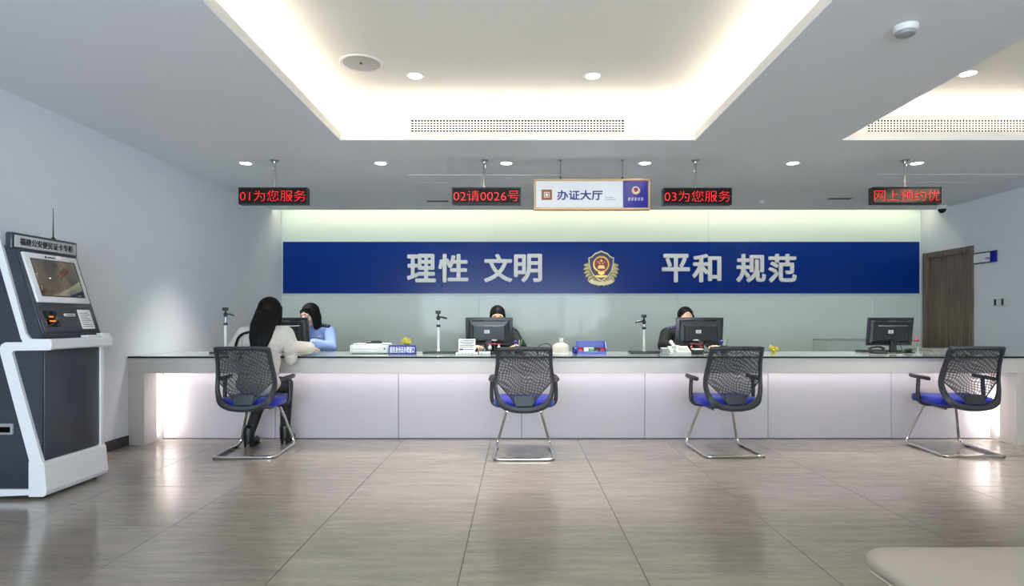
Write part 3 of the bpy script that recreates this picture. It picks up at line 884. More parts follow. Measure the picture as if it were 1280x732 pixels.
# ================================================================== SELF SERVICE KIOSK
def kiosk():
    KY0, KY1 = 3.80, 4.34
    kx = lambda x: (x-CXP)*KY0/FPX
    kz = lambda y: EYE+(HYP-y)*KY0/FPX
    K = lambda pts: [(kx(x), kz(y)) for x, y in pts]
    xb = -3.415
    t = thing('service_kiosk', 'tall slate blue and white service kiosk with slanted touch screen', 'kiosk', (-3.15, (KY0+KY1)/2, 0))
    lower = [(xb, .06), (kx(52), .06), (kx(53), kz(437)), (xb, kz(437))]
    MB().prism(lower, 'y', KY0+.004, KY1-.004).build('lower_body', 'kiosk_blue', t)
    upper = [(xb, kz(436)), (kx(54), kz(436)), (kx(52), kz(419)), (kx(17), kz(310)), (kx(12), kz(306)), (xb, kz(306))]
    MB().prism(upper, 'y', KY0+.002, KY1-.002).build('upper_body', 'kiosk_blue', t)
    # front panel of the lower body and the white strip at its far edge
    MB().rbox(kx(52), kx(54.5), KY0+.01, KY1-.034, kz(575), kz(438), .004, 2).build('front_panel', 'kiosk_front', t)
    MB().rbox(kx(51), kx(56), KY1-.033, KY1+.012, .10, kz(436), .006, 2).build('front_strip', 'kiosk_white', t)
    # white toe across the front
    toe = [(kx(38), .016), (kx(56), .016), (kx(59), .026), (kx(60.5), .05), (kx(57.5), kz(580)), (kx(55.5), kz(576.5)), (kx(50), kz(576)), (kx(38), kz(576))]
    MB().prism(toe, 'y', KY0-.014, KY1+.014).build('toe', 'kiosk_white', t)
    # shelf across the front
    shelf = [(kx(30), kz(437)), (kx(64), kz(437)), (kx(66.6), kz(435)), (kx(66.6), kz(426)), (kx(64), kz(423.5)), (kx(30), kz(423.5))]
    MB().prism(shelf, 'y', KY0-.014, KY1+.014).build('shelf', 'kiosk_white', t)
    band = [(65.5, 437.3), (19.5, 438), (17.5, 441), (55.5, 578), (58, 617), (-41, 621), (-41, 610.5), (40, 610.5), (45.5, 608), (46.5, 603), (3, 442), (2, 436), (4, 430.5), (9, 427.6), (65.5, 427)]
    stripe = [(-10, 290), (0, 290), (34.5, 416), (40, 423.2), (65.2, 423.8), (65.2, 426.6), (34, 427.2), (29, 424)]
    for a, b in ((KY0-.016, KY0+.006), (KY1-.006, KY1+.016)):
        MB().prism(K(band), 'y', a, b).build('side_band', 'kiosk_white', t)
        MB().prism(K(stripe), 'y', a, b).build('side_stripe', 'kiosk_white', t)
    h = MB().rbox(kx(-9), kx(17), KY0-.008, KY0+.008, kz(543), kz(529), .004, 1).build('service_flap', 'grey_plastic', t)
    MB().rbox(kx(-6), kx(14), KY0-.011, KY0-.0081, kz(540), kz(533), .002, 1).build('grip', 'dark', h)
    # header
    hx = MB().rbox(kx(7.5), kx(17), KY0-.012, KY1+.012, kz(311), kz(289.5), .012, 3).build('header', 'kiosk_blue', t)
    ym, zm = (KY0+KY1)/2, (kz(311)+kz(289.5))/2
    MB().rbox(kx(17)-.002, kx(17)+.004, KY0+.006, KY1-.006, kz(307.8), kz(292.8), .003, 2).build('header_plate', 'header_grey', hx)
    text('header_lettering', '福建公安便民证卡专柜', (kx(17)+.005, ym, zm), (0, 1, 0), (0, 0, 1), 'black_ink', hx, height=.046, width=.455, bold=.02, depth=.0012)
    # slanted face
    O = Vector((kx(52), KY0, kz(419))); v = Vector((kx(17)-kx(52), 0, kz(310)-kz(419))); H = v.length; v.normalize()
    u = Vector((0, 1, 0)); n = u.cross(v); W = KY1-KY0
    def fb(name, m, u0, u1, v0, v1, h0, h1, parent=t, r=.003):
        b = MB().rbox(u0*W, u1*W, v0*H, v1*H, h0, h1, r, 2)
        b.v = [O+u*p.x+v*p.y+n*p.z for p in b.v]
        return b.build(name, m, parent)
    fb('face_panel', 'kiosk_front', .02, .98, .02, .985, -.004, .004)
    bz = fb('screen_bezel', 'kiosk_white', .065, .935, .375, .965, .002, .020, r=.008)
    fb('touch_screen', 'screen', .155, .855, .455, .885, .016, .0206, bz, .002)
    f = MB()
    for u0, u1, v0, v1 in ((.145, .865, .445, .455), (.145, .865, .885, .895), (.145, .155, .455, .885), (.855, .865, .455, .885)):
        f.box(u0*W, u1*W, v0*H, v1*H, .012, .0216)
    f.v = [O+u*p.x+v*p.y+n*p.z for p in f.v]
    f.build('screen_edge', 'black_plastic', bz)
    s = MB().lathe([(.004, 0), (.009, 0), (.009, .0012), (.004, .0012)], (0, 0, 0), 14)
    for k in range(6): s.box(.016+k*.011, .024+k*.011, -.005, .005, 0, .0012)
    s.v = [O+u*(.40*W+p.x)+v*(.925*H+p.y)+n*(.0202+p.z) for p in s.v]
    s.build('maker_mark', 'ink', bz)
    fb('lower_module', 'kiosk_front', .05, .95, .03, .335, .002, .010)
    sc = fb('scanner_window', 'black_glass', .10, .30, .09, .28, .008, .014)
    fb('scanner_light', 'orange_glow', .155, .25, .15, .165, .0135, .0146, sc, .0005)
    fb('scanner_light', 'orange_glow', .165, .235, .20, .215, .0135, .0146, sc, .0005)
    sl = fb('card_slot', 'white_plastic', .42, .60, .215, .248, .008, .016)
    fb('slot_mouth', 'dark', .44, .58, .226, .235, .0155, .0165, sl, .0003)
    fb('round_button', 'char_plastic', .16, .22, .345, .36, .004, .008)
    nt_ = fb('notice_sheet', 'paper', .665, .895, .06, .30, .010, .0115, r=.0004)
    s = MB()
    for k in range(8): s.box(.69*W, (.87-.03*(k % 3))*W, (.085+.024*k)*H, (.092+.024*k)*H, .0114, .0119)
    s.v = [O+u*p.x+v*p.y+n*p.z for p in s.v]
    s.build('notice_print', 'ink', nt_)
    # antenna on the header
    a = MB().lathe([(.016, 0), (.014, .006), (.006, .014), (.0045, .02), (.0030, .09), (.0016, .21), (1e-5, .212)], (kx(13), KY1-.19, kz(289.5)-.001), 12)
    a.build('antenna', 'black_plastic', t)
    for x, y in ((kx(48), KY0+.05), (kx(48), KY1-.05), (xb+.05, KY0+.05), (xb+.05, KY1-.05)):
        MB().lathe([(.02, 0), (.022, .004), (.016, .012), (.016, .062)], (x, y, 0), 16).build('foot', 'black_plastic', t)
    # loose papers on the shelf
    g = 'papers on the kiosk shelf'
    z = kz(423.5)
    for k, (yy, dz, lab, th) in enumerate(((4.19, 0, 'small stack of white slips lying on the kiosk shelf', .016), (4.315, 0, 'folded white leaflet lying at the end of the kiosk shelf', .026))):
        o = MB()
        o.rbox(kx(54.5), kx(64.5), yy-.07+k*.03, yy+.055-k*.025, z+.001, z+th, .002, 1, rot=Matrix.Rotation(.04-.08*k, 3, 'Z'))
        tag(o.build('paper_slips', 'paper'), lab, 'paper', g)
kiosk()

# ================================================================== VISITOR CHAIRS
def interp(tbl, z):
    for (z0, v0), (z1, v1) in zip(tbl, tbl[1:]):
        if z0 <= z <= z1: return v0+(v1-v0)*(z-z0)/(z1-z0)
    return tbl[0][1] if z < tbl[0][0] else tbl[-1][1]

def make_chair():
    t = thing('visitor_chair', 'x', 'chair')
    # chrome cantilever tube
    R_ = fillet([(.132, -.12, .372), (.136, .175, .366), (.234, .285, .0135), (.2375, -.272, .0135), (0, -.276, .0135)], [0, .05, .075, .045, 0], 8)
    full = R_+[Vector((-p.x, p.y, p.z)) for p in reversed(R_[:-1])]
    MB().tube(full, .0125, 12).build('frame_tube', 'chrome', t)
    for sx in (1, -1):
        for y in (.16, -.255):
            MB().rbox(sx*.226-.012, sx*.226+.012, y-.02, y+.02, 0, .010, .003, 1).build('glide', 'black_plastic', t)
    MB().rbox(-.165, .165, -.13, .13, .374, .396, .006, 2).build('seat_plate', 'black_plastic', t)
    # seat cushion
    c = MB(); rows = []
    N_ = 32
    def outline(k): return [(k*.248*math.copysign(abs(math.cos(a))**.45, math.cos(a)), .02+k*.235*math.copysign(abs(math.sin(a))**.5, math.sin(a))) for a in [2*PI*j/N_ for j in range(N_)]]
    for k, z in ((.86, .397), (.97, .405), (1.0, .422), (1.0, .444), (.965, .462), (.85, .473), (.55, .476), (.2, .474)):
        rows.append([(x, y, z-.018*max(0, (y-.16))*3 - .010*(1-abs(x)/.24)*(1 if z > .46 else 0)) for x, y in outline(k)])
    vs = [p for r in rows for p in r]; fs = []
    for i in range(len(rows)-1):
        for j in range(N_): fs.append([i*N_+j, i*N_+(j+1) % N_, (i+1)*N_+(j+1) % N_, (i+1)*N_+j])
    fs += [list(range(N_-1, -1, -1)), [(len(rows)-1)*N_+j for j in range(N_)]]
    c.add(vs, fs, 0, True).build('seat', 'blue_fabric', t)
    # backrest: y of its face over (x, z)
    spine = spline([(-.262, 0, .36), (-.268, 0, .43), (-.252, 0, .52), (-.238, 0, .61), (-.256, 0, .71), (-.292, 0, .81), (-.334, 0, .90)], 6)
    spine = [(p.z, p.x) for p in spine]
    def by(x, z): return interp(spine, z)+.62*x*x*max(0, min(1, (z-.36)/.12))
    oh = [(0, .895), (.12, .894), (.200, .889), (.219, .868), (.224, .76), (.240, .62), (.237, .53), (.206, .44), (.14, .392), (.06, .374), (0, .371)]
    ih = [(0, .860), (.10, .860), (.172, .856), (.189, .838), (.195, .76), (.209, .62), (.205, .55), (.176, .478), (.118, .436), (.05, .420), (0, .417)]
    def loop(hf):
        a = spline([(x, 0, z) for x, z in hf], 5)
        return [(p.x, p.z) for p in a]+[(-p.x, p.z) for p in a[-2:0:-1]]
    lo_, li = loop(oh), loop(ih); n = len(lo_)
    vs, fs = [], []
    for dy, k in ((.006, 0), (-.020, 0)):
        for (x, z) in lo_: vs.append((x, by(x, z)+dy*.6, z))
        for (x, z) in li: vs.append((x, by(x, z)+dy, z))
    # middle ridge gives the ring a rounded back
    for (a, b) in zip(lo_, li):
        x, z = (a[0]+b[0])/2, (a[1]+b[1])/2; vs.append((x, by(x, z)-.026, z))
    for i in range(n):
        j = (i+1) % n
        fs += [[i, j, n+j, n+i], [n+i, n+j, 3*n+j, 3*n+i], [2*n+i, 2*n+j, j, i],
               [3*n+i, 3*n+j, 4*n+j, 4*n+i], [4*n+i, 4*n+j, 2*n+j, 2*n+i]]
    br = MB().add(vs, fs, 0, True).build('backrest_frame', 'char_plastic', t)
    # woven net
    hw = [(.42, .058), (.47, .088), (.50, .110), (.61, .213), (.75, .200), (.866, .186)]
    zs = [.422+(.866-.422)*i/16 for i in range(17)]; nc = 14
    vs = [(interp(hw, z)*(2*j/nc-1), by(interp(hw, z)*(2*j/nc-1), z)-.004, z) for z in zs for j in range(nc+1)]
    fs = [[i*(nc+1)+j, i*(nc+1)+j+1, (i+1)*(nc+1)+j+1, (i+1)*(nc+1)+j] for i in range(16) for j in range(nc)]
    MB().add(vs, fs, 0, True).build('net', 'net', t)
    for sx in (1, -1):
        e = [(sx*interp(hw, z), by(interp(hw, z), z)-.004, z) for z in [.425+.185*k/8 for k in range(9)]]
        MB().tube(e, .0055, 8).build('net_edging', 'char_plastic', t)
    # lumbar plate low in the net
    zs = [.43+.075*i/4 for i in range(5)]; wl = lambda z: interp([(.43, .060), (.47, .080), (.505, .075)], z)
    vs = [(wl(z)*(2*j/8-1), by(wl(z)*(2*j/8-1), z)+dy, z) for dy in (-.008, -.0125) for z in zs for j in range(9)]
    fs = []
    for i in range(4):
        for j in range(8):
            a = i*9+j; fs += [[a, a+1, a+10, a+9], [45+a, 45+a+9, 45+a+10, 45+a+1]]
    rim = [i for i in range(9)]+[9*i+8 for i in range(1, 5)]+[36+j for j in range(7, -1, -1)]+[9*i for i in range(3, 0, -1)]
    for a, b in zip(rim, rim[1:]+rim[:1]): fs.append([a, b, b+45, a+45])
    MB().add(vs, fs, 0, True).build('lumbar_plate', 'char_plastic', t)
    MB().rbox(-.10, .10, -.262, -.12, .378, .398, .008, 2).build('back_bracket', 'black_plastic', t)
    for sx in (1, -1):
        ap = fillet([(sx*.165, .03, .386), (sx*.262, .03, .400), (sx*.270, .03, .50), (sx*.262, .03, .605)], .05, 7)
        a = MB().tube(ap, [.017]*3+[.016]*(len(ap)-3), 10, flat=(0, 1, 0)).build('arm_post', 'black_plastic', t)
        pad = MB(); prof = []
        for k, (y, hwid, z) in enumerate(((-.115, .014, .612), (-.09, .026, .616), (-.02, .031, .618), (.06, .031, .618), (.12, .027, .621), (.148, .014, .624))):
            prof.append([(sx*.262+hwid*dx, y, z+dz) for dx, dz in ((-1, 0), (-.85, .012), (-.4, .017), (.4, .017), (.85, .012), (1, 0), (.7, -.010), (-.7, -.010))])
        vs = [p for r in prof for p in r]; fs = []
        for i in range(5):
            for j in range(8): fs.append([i*8+j, i*8+(j+1) % 8, (i+1)*8+(j+1) % 8, (i+1)*8+j])
        fs += [list(range(7, -1, -1)), [40+j for j in range(8)]]
        pad.add(vs, fs, 0, True).build('arm_pad', 'black_plastic', a)
    return t
ch = make_chair()
CH = [(-2.195, 5.160, 3.0, 'black net-backed chair with blue seat, in use by the long-haired visitor'),
      (.045, 5.095, 0, 'empty black net-backed chair second from the kiosk, in line with the hanging sign'),
      (1.724, 5.19, 2.0, 'empty black net-backed chair facing the officer with short black hair'),
      (3.665, 5.205, -3.0, 'empty black net-backed chair facing the unattended monitor by the wooden door')]
for i, (x, y, a, lab) in enumerate(CH):
    o = ch if i == 0 else copy_tree(ch)
    o.location = (x, y, 0); o.rotation_euler.z = math.radians(a)
    tag(o, lab, 'chair', 'net-backed visitor chairs at the counter')

# ================================================================== BENCH IN FRONT
def bench():
    z1, z0 = .430, .385; y1 = FPX*(EYE-z1)/(680-HYP); x0 = (1079-CXP)*(y1-.05)/FPX
    x1, y0, r = x0+1.5, y1-.62, .085
    t = thing('waiting_bench', 'beige padded bench with rounded corners on a white tapered base', 'bench', ((x0+x1)/2, (y0+y1)/2, 0))
    def rr(d, z, n=7):
        out = []
        for cx, cy, a0 in ((x1-r, y1-r, 0), (x0+r, y1-r, PI/2), (x0+r, y0+r, PI), (x1-r, y0+r, 1.5*PI)):
            for k in range(n+1):
                a = a0+PI/2*k/n; out.append((cx+(r-d)*math.cos(a), cy+(r-d)*math.sin(a), z))
        return out
    def loft(rows):
        n = len(rows[0]); vs = [p for q in rows for p in q]
        fs = [[i*n+j, i*n+(j+1) % n, (i+1)*n+(j+1) % n, (i+1)*n+j] for i in range(len(rows)-1) for j in range(n)]
        fs += [list(range(n-1, -1, -1)), [(len(rows)-1)*n+j for j in range(n)]]
        return MB().add(vs, fs, 0, True)
    loft([rr(.02, z0), rr(.006, z0+.003), rr(0, z0+.012), rr(0, z0+.026), rr(.004, z1-.010), rr(.014, z1-.003), rr(.03, z1)]).build('cushion', 'bench', t)
    loft([rr(.004+.0, z0-.004), rr(.004, z0)]).build('cushion_board', 'beige', t)
    def inset(dx, z): return [(p[0]+(dx if p[0] < (x0+x1)/2 else -dx), p[1]+(dx if p[1] < (y0+y1)/2 else -dx), z) for p in rr(.02, z)]
    loft([inset(.12, .0), inset(.11, .03), inset(.05, .30), inset(.018, z0-.004)]).build('base', 'bench_base', t)
bench()

# ================================================================== THINGS ON THE COUNTER
def yd(py): return FPX*(EYE-CT)/(py-HYP)
def xw(px, d): return (px-CXP)*d/FPX

def webcam_stand(px, d, ytop, side, label, slab=.33):
    x = xw(px, d); zt_ = EYE+(HYP-ytop)*d/FPX
    t = thing('camera_stand', label, 'camera stand', (x, d, CT), 'document camera stands on the counter')
    MB().rbox(x-slab*.42, x+slab*.58, d-.10, d+.10, CT, CT+.018, .005, 2).build('base_slab', 'black_plastic', t)
    MB().lathe([(.020, 0), (.020, .012), (.0125, .018), (.0125, .24*(zt_-CT)/.41)], (x, d, CT+.018), 16).build('lower_pole', 'white_plastic', t)
    zc_ = CT+.018+.24*(zt_-CT)/.41
    MB().lathe([(.017, 0), (.019, .004), (.019, .020), (.014, .024)], (x, d, zc_-.006), 16).build('clamp', 'black_plastic', t)
    MB().lathe([(.009, 0), (.009, zt_-.085-zc_-.016)], (x, d, zc_+.016), 14).build('upper_pole', 'steel', t)
    hd = MB().ell((x, d, zt_-.070), (.020, .020, .024)).cap((x, d, zt_-.06), (x, d, zt_-.028), .010, .008)
    hd.build('pan_head', 'black_plastic', t)
    MB().tube([(x+side*.012, d-.005, zt_-.060), (x+side*.05, d-.01, zt_-.066), (x+side*.085, d-.012, zt_-.076)], [.006, .010, .009], 10).build('pan_handle', 'black_plastic', t)
    c = MB().rbox(x-.026, x+.022, d-.018, d+.018, zt_-.030, zt_, .004, 2).build('camera_body', 'black_plastic', t)
    MB().lathe([(.010, 0), (.010, .006), (.007, .007)], (x, d+.018, zt_-.015), 14, (0, 1, 0)).build('lens', 'black_glass', c)
webcam_stand(282, 5.90, 384, 1, 'camera stand on the counter next to the visitor with long hair', .26)
webcam_stand(548, 5.95, 388, 1, 'camera stand on the counter between blue name plate and white notice card')
webcam_stand(805, 5.95, 393, -1, 'camera stand on the counter between blue tray and white desk phone')

def make_monitor(w=.46, h=.272):
    t = thing('monitor', 'x', 'monitor')
    zc_ = .072+h/2
    tilt = Matrix.Rotation(math.radians(7), 3, 'X'); piv = Vector((0, 0, zc_))
    def tl(mb):
        mb.v = [tilt @ (p-piv)+piv for p in mb.v]; return mb
    tl(MB().rbox(-w/2, w/2, -.012, .012, zc_-h/2, zc_+h/2, .006, 2)).build('display_case', 'monitor_shell', t)
    tl(MB().box(-w/2+.012, w/2-.012, .0121, .0128, zc_-h/2+.016, zc_+h/2-.012)).build('screen', 'black_glass', t)
    b = MB()
    def ring(x, z, y, zo=0): return [(-x, y, zc_-z+zo), (x, y, zc_-z+zo), (x, y, zc_+z+zo), (-x, y, zc_+z+zo)]
    rows = [ring(w*.44, h*.42, -.011), ring(w*.40, h*.36, -.024), ring(w*.34, h*.28, -.030, -.012), ring(w*.32, h*.25, -.046, -.012)]
    vs = [p for r in rows for p in r]; fs = [[i*4+j, i*4+(j+1) % 4, (i+1)*4+(j+1) % 4, (i+1)*4+j] for i in range(3) for j in range(4)]+[[12, 13, 14, 15]]
    bs = tl(b.add(vs, fs)).build('back_shell', 'monitor_shell', t)
    v = MB()
    for sx in (-1, 1):
        for k in range(12):
            x = sx*(w*.10+k*w*.022); v.box(x-.003, x+.003, -.022, -.0165, zc_+h*.385, zc_+h*.40)
    tl(v).build('vent_slots', 'dark', bs)
    lb = tl(MB().box(-.045, .005, -.0475, -.0461, zc_-.012, zc_+.020)).build('rating_label', 'paper', bs)
    s = MB()
    for k in range(4): s.box(-.040, -.004-.006*(k % 2), -.0481, -.0476, zc_-.006+k*.006, zc_-.004+k*.006)
    tl(s).build('label_print', 'ink', lb)
    MB().rbox(-.030, .030, -.062, -.030, .010, zc_-h*.30, .006, 2).build('stand_neck', 'black_plastic', t)
    ft = MB().lathe([(.115, 0), (.118, .004), (.110, .009), (.04, .013), (.03, .014)], (0, 0, 0), 30)
    for p in ft.v: p.y *= .8
    ft.build('stand_foot', 'black_plastic', t)
    MB().tube(spline([(.05, -.03, zc_-h*.36), (.055, -.075, .08), (.07, -.085, .02), (.10, -.07, .005), (.13, 0, .005)], 5), .0028, 6).build('cable', 'black_plastic', t)
    MB().tube(spline([(-.03, -.04, zc_-h*.36), (-.03, -.085, .09), (-.06, -.095, .02), (-.10, -.06, .005)], 5), .0028, 6).build('cable', 'black_plastic', t)
    return t
mo = make_monitor()
for i, (pxm, d, yaw, lab) in enumerate(((359, 5.98, -10, 'black monitor between the long-haired visitor and the officer in light blue'),
        (611.5, 6.02, 0, 'black monitor half hiding the officer with tied hair'),
        (874, 6.02, 0, 'black monitor half hiding the officer with short hair'),
        (1112, 5.98, 4, 'black monitor standing alone at the unattended place near the wooden door'))):
    o = mo if i == 0 else copy_tree(mo)
    o.location = (xw(pxm, d), d, CT); o.rotation_euler.z = math.radians(yaw)
    tag(o, lab, 'monitor', 'monitors on the counter')

def printer():
    d = 5.80; x0, x1 = xw(437, d), xw(484.5, d); z1 = EYE+(HYP-429.5)*d/FPX
    t = thing('desk_printer', 'white desk printer on the counter beside the blue name plate', 'printer', ((x0+x1)/2, d+.10, CT))
    MB().rbox(x0, x1, d, d+.24, CT+.004, z1-.016, .010, 2).build('case', 'off_white', t)
    MB().rbox(x0+.02, x1-.01, d+.02, d+.23, z1-.017, z1, .007, 2).build('lid', 'off_white', t)
    MB().rbox(x0+.028, x1-.085, d-.006, d+.004, CT+.022, CT+.066, .003, 1).build('paper_tray', 'white_plastic', t)
    MB().box(x0+.034, x1-.091, d-.0075, d-.0061, CT+.042, CT+.045).build('tray_groove', 'grey_plastic', t)
    MB().rbox(x1-.036, x1-.022, d-.005, d+.003, CT+.040, CT+.056, .002, 1).build('power_button', 'char_plastic', t)
    MB().rbox(x0+.005, x0+.012, d-.003, d+.01, CT+.006, z1-.02, .002, 1).build('corner_strip', 'white_plastic', t)
    for x in (x0+.03, x1-.03):
        for y in (d+.03, d+.21): MB().lathe([(.010, 0), (.010, .006)], (x, y, CT), 10).build('foot', 'char_plastic', t)
    g = thing('black_stapler', 'black stapler lying on top of the white printer', 'stapler', ((x0+x1)/2+.03, d+.11, z1))
    xm = (x0+x1)/2+.03
    MB().rbox(xm-.075, xm+.075, d+.09, d+.125, z1, z1+.010, .004, 2).build('base', 'black_plastic', g)
    MB().rbox(xm-.03, xm+.070, d+.092, d+.122, z1+.011, z1+.028, .008, 2).build('top_arm', 'black_plastic', g)
printer()

def name_plate():
    d = 5.72; x0, x1 = xw(485.5, d), xw(519.5, d); z1 = EYE+(HYP-431)*d/FPX
    t = thing('name_plate', 'small blue name plate with white characters on the counter', 'name plate', ((x0+x1)/2, d, CT))
    rot = Matrix.Rotation(math.radians(-10), 3, 'X'); c = Vector(((x0+x1)/2, d, CT))
    b = MB().rbox(x0, x1, d-.006, d+.006, CT, z1, .003, 1); b.v = [rot @ (p-c)+c for p in b.v]
    b.build('plate', 'blue_board', t)
    o = rot @ Vector((0, -.0065, (z1-CT)/2))+c
    text('lettering', '居民身份证办理窗口', o, (1, 0, 0), rot @ Vector((0, 0, 1)), 'white_ink', t, height=.058, width=(x1-x0)-.024, bold=.012, depth=.001)
    MB().add([(x0, d+.008, CT), (x1, d+.008, CT), (x1, d+.06, CT), (x0, d+.06, CT), (x0, d+.024, z1-.012), (x1, d+.024, z1-.012)], [(0, 1, 5, 4), (2, 3, 4, 5), (0, 3, 2, 1), (0, 4, 3), (1, 2, 5)]).build('rear_support', 'blue_board', t)
name_plate()

def toy_plant(px, d, h, label, cup='white_plastic', bloom='yellow', n=7, seed=1):
    rnd = random.Random(seed); x = xw(px, d)
    t = thing('potted_plant', label, 'plant', (x, d, CT), 'little yellow flowers in pots')
    ph = h*.34
    MB().lathe([(.018, 0), (.024, ph*.9), (.026, ph), (.021, ph), (.019, ph*.8), (1e-5, ph*.8)], (x, d, CT), 16).build('pot', cup, t)
    for k in range(n):
        a = 2*PI*k/n+rnd.random()*.6; r = .018+.022*rnd.random(); zz_ = CT+ph+(h-ph)*(.35+.6*rnd.random())
        tip = Vector((x+r*math.cos(a), d+r*math.sin(a), zz_))
        st = MB().tube(spline([(x, d, CT+ph*.8), (x+r*.4*math.cos(a), d+r*.4*math.sin(a), (CT+ph+zz_)/2), tip], 4), .0017, 6).build('stem', 'leaf', t)
        fl_ = MB()
        for j in range(5):
            b = 2*PI*j/5
            fl_.ell(tip+Vector((.010*math.cos(b), .004*math.sin(b)-.003, .010*math.sin(b))), (.009, .004, .007), Matrix.Rotation(b, 3, 'Y'), 8, 5)
        fl_.build('flower', bloom, st)
        if k % 2 == 0:
            MB().ell(tip*.55+Vector((x+.4*r*math.sin(a), d, CT+ph))*.45, (.016, .004, .007), Matrix.Rotation(a, 3, 'Y'), 8, 5).build('leaf', 'leaf', t)
toy_plant(508, 5.86, .155, 'small yellow flower pot behind the blue name plate', seed=3)
toy_plant(312, 5.86, .125, 'small yellow flower pot beside the visitor and a camera stand', seed=5)
toy_plant(967, 5.86, .075, 'tiny yellow flower pot standing alone beside the third chair', cup='yellow', n=6, seed=8)

def notice_card():
    d = 5.74; x0, x1 = xw(573, d), xw(594, d)
    t = thing('notice_stand', 'white notice card in a stand before the second monitor', 'notice', ((x0+x1)/2, d, CT))
    MB().rbox(x0-.022, x1+.022, d-.05, d+.07, CT, CT+.018, .004, 2).build('base', 'white_plastic', t)
    rot = Matrix.Rotation(math.radians(-14), 3, 'X'); c = Vector((0, d, CT+.016))
    R = lambda b: (setattr(b, 'v', [rot @ (p-c)+c for p in b.v]), b)[1]
    cd = R(MB().rbox(x0, x1, d-.003, d+.003, CT+.016, CT+.145, .002, 1)).build('card', 'paper', t)
    s = MB(); wd = x1-x0
    for k, (a, b) in enumerate(((.10, .18), (.25, .93), (.08, .90), (.20, .80), (.08, .90), (.08, .85))):
        z = CT+.128-[0, 0, .016, .030, .044, .058][k]; s.box(x0+a*wd, x0+b*wd, d-.0038, d-.0031, z-.0025, z+.0025)
    R(s).build('small_print', 'ink', cd)
    s = MB()
    s.box(x0+.06*wd, x0+.30*wd, d-.0040, d-.0031, CT+.038, CT+.052).box(x0+.34*wd, x0+.92*wd, d-.0040, d-.0031, CT+.041, CT+.047)
    R(s).build('heading_print', 'blue_ink', cd)
    s = MB()
    for k in range(5): s.box(x0+.0+k*.03, x0+.02+k*.03, d-.0512, d-.0501, CT+.006, CT+.011)
    s.build('base_print', 'ink', t)
notice_card()

def stamp_rack(px, d, label, m_bar, m_knob):
    x = xw(px, d); t = thing('stamp_rack', label, 'stamp rack', (x, d, CT), 'stamp racks on the counter')
    MB().lathe([(.042, 0), (.042, .006), (.012, .012), (.005, .014), (.005, .125)], (x, d, CT), 20).build('post', 'black_plastic', t)
    MB().lathe([(.016, 0), (.028, .004), (.028, .010), (.010, .014)], (x, d, CT+.122), 20).build('top_cap', 'white_plastic', t)
    MB().rbox(x-.062, x+.062, d-.010, d+.010, CT+.088, CT+.100, .004, 2).build('cross_bar', m_bar, t)
    for sx in (-1, 1):
        k = MB().lathe([(.014, 0), (.018, .006), (.018, .022), (.008, .032), (.006, .045)], (x+sx*.042, d-.004, CT+.043), 16).build('hanging_stamp', m_knob, t)
        MB().lathe([(.0125, 0), (.0125, .008)], (x+sx*.042, d-.004, CT+.036), 14).build('stamp_face', 'red', k)
stamp_rack(618, 5.80, 'small stamp rack with red bar and white stamps', 'red', 'white_plastic')
stamp_rack(870, 5.84, 'small stamp rack with brown bar and brown stamps', 'brown', 'brown')

d = 5.76
t = thing('card_reader', 'flat white card reader beside the white notice card', 'card reader', (xw(608, d), d, CT))
xa, xb_ = xw(599, d), xw(613, d)
MB().rbox(xa, xb_, d-.045, d+.045, CT, CT+.026, .005, 2).build('case', 'white_plastic', t)
MB().rbox(xa+.01, xb_-.01, d-.036, d+.02, CT+.0255, CT+.0285, .001, 1).build('reading_pad', 'char_plastic', t)
MB().rbox(xa+.02, xa+.034, d-.0475, d-.0445, CT+.008, CT+.016, .001, 1).build('indicator', 'green_pen', t)

def pen_cup(px, d, label, bloom, glabel, seed):
    rnd = random.Random(seed); x = xw(px, d)
    t = thing('pen_cup', label, 'pen cup', (x, d, CT), 'pen cups on the counter')
    MB().lathe([(.034, 0), (.036, .004), (.036, .072), (.032, .072), (.032, .006), (1e-5, .006)], (x, d, CT), 20).build('cup', 'char_plastic', t)
    for k, (m, dx, dy) in enumerate(((bloom, -.018, -.006), ('white_plastic', .006, .004), ('green_pen', .020, -.004))):
        a = Vector((x+dx*.4, d+dy, CT+.010)); b = Vector((x+dx*1.6, d+dy*2, CT+.110+.012*k))
        p = thing('pen', ('%s pen standing in the ' % ('coloured ball-topped', 'white', 'green')[k])+glabel, 'pen', a, 'pens in the pen cups')
        MB().tube([a, b], .0042, 8).build('barrel', m, p)
        MB().ell(b, (.018, .018, .018) if k == 0 else (.005, .005, .008), None, 12, 8).build('cap', m, p)
pen_cup(648, 5.86, 'dark pen cup with a purple pen beside the monitor of the tied-hair officer', 'purple', 'cup beside the monitor of the tied-hair officer', 2)
pen_cup(905, 5.92, 'dark pen cup with a blue pen beside the monitor of the short-haired officer', 'blue_board', 'cup beside the monitor of the short-haired officer', 4)

# looped black cord behind the second chair
x, d = xw(681, 5.85), 5.85
hs = thing('headset', 'thin black headset lying on the counter beside a beige dome', 'headset', (x, d, CT))
MB().tube(spline([(x-.07, d, CT+.022), (x-.055, d+.01, CT+.068), (x-.005, d+.015, CT+.092), (x+.05, d+.01, CT+.085), (x+.068, d, CT+.028)], 6), .0045, 8).build('head_band', 'black_plastic', hs)
for sx in (-1, 1): MB().lathe([(.012, -.010), (.024, -.006), (.024, .006), (.012, .010)], (x+sx*.068, d, CT+.0245), 18, (1, 0, 0)).build('ear_pad', 'black_plastic', hs)
MB().tube(spline([(x+.055, d-.01, CT+.03), (x+.02, d-.05, CT+.052), (x-.03, d-.06, CT+.056)], 5), .003, 6).build('microphone_arm', 'black_plastic', hs)

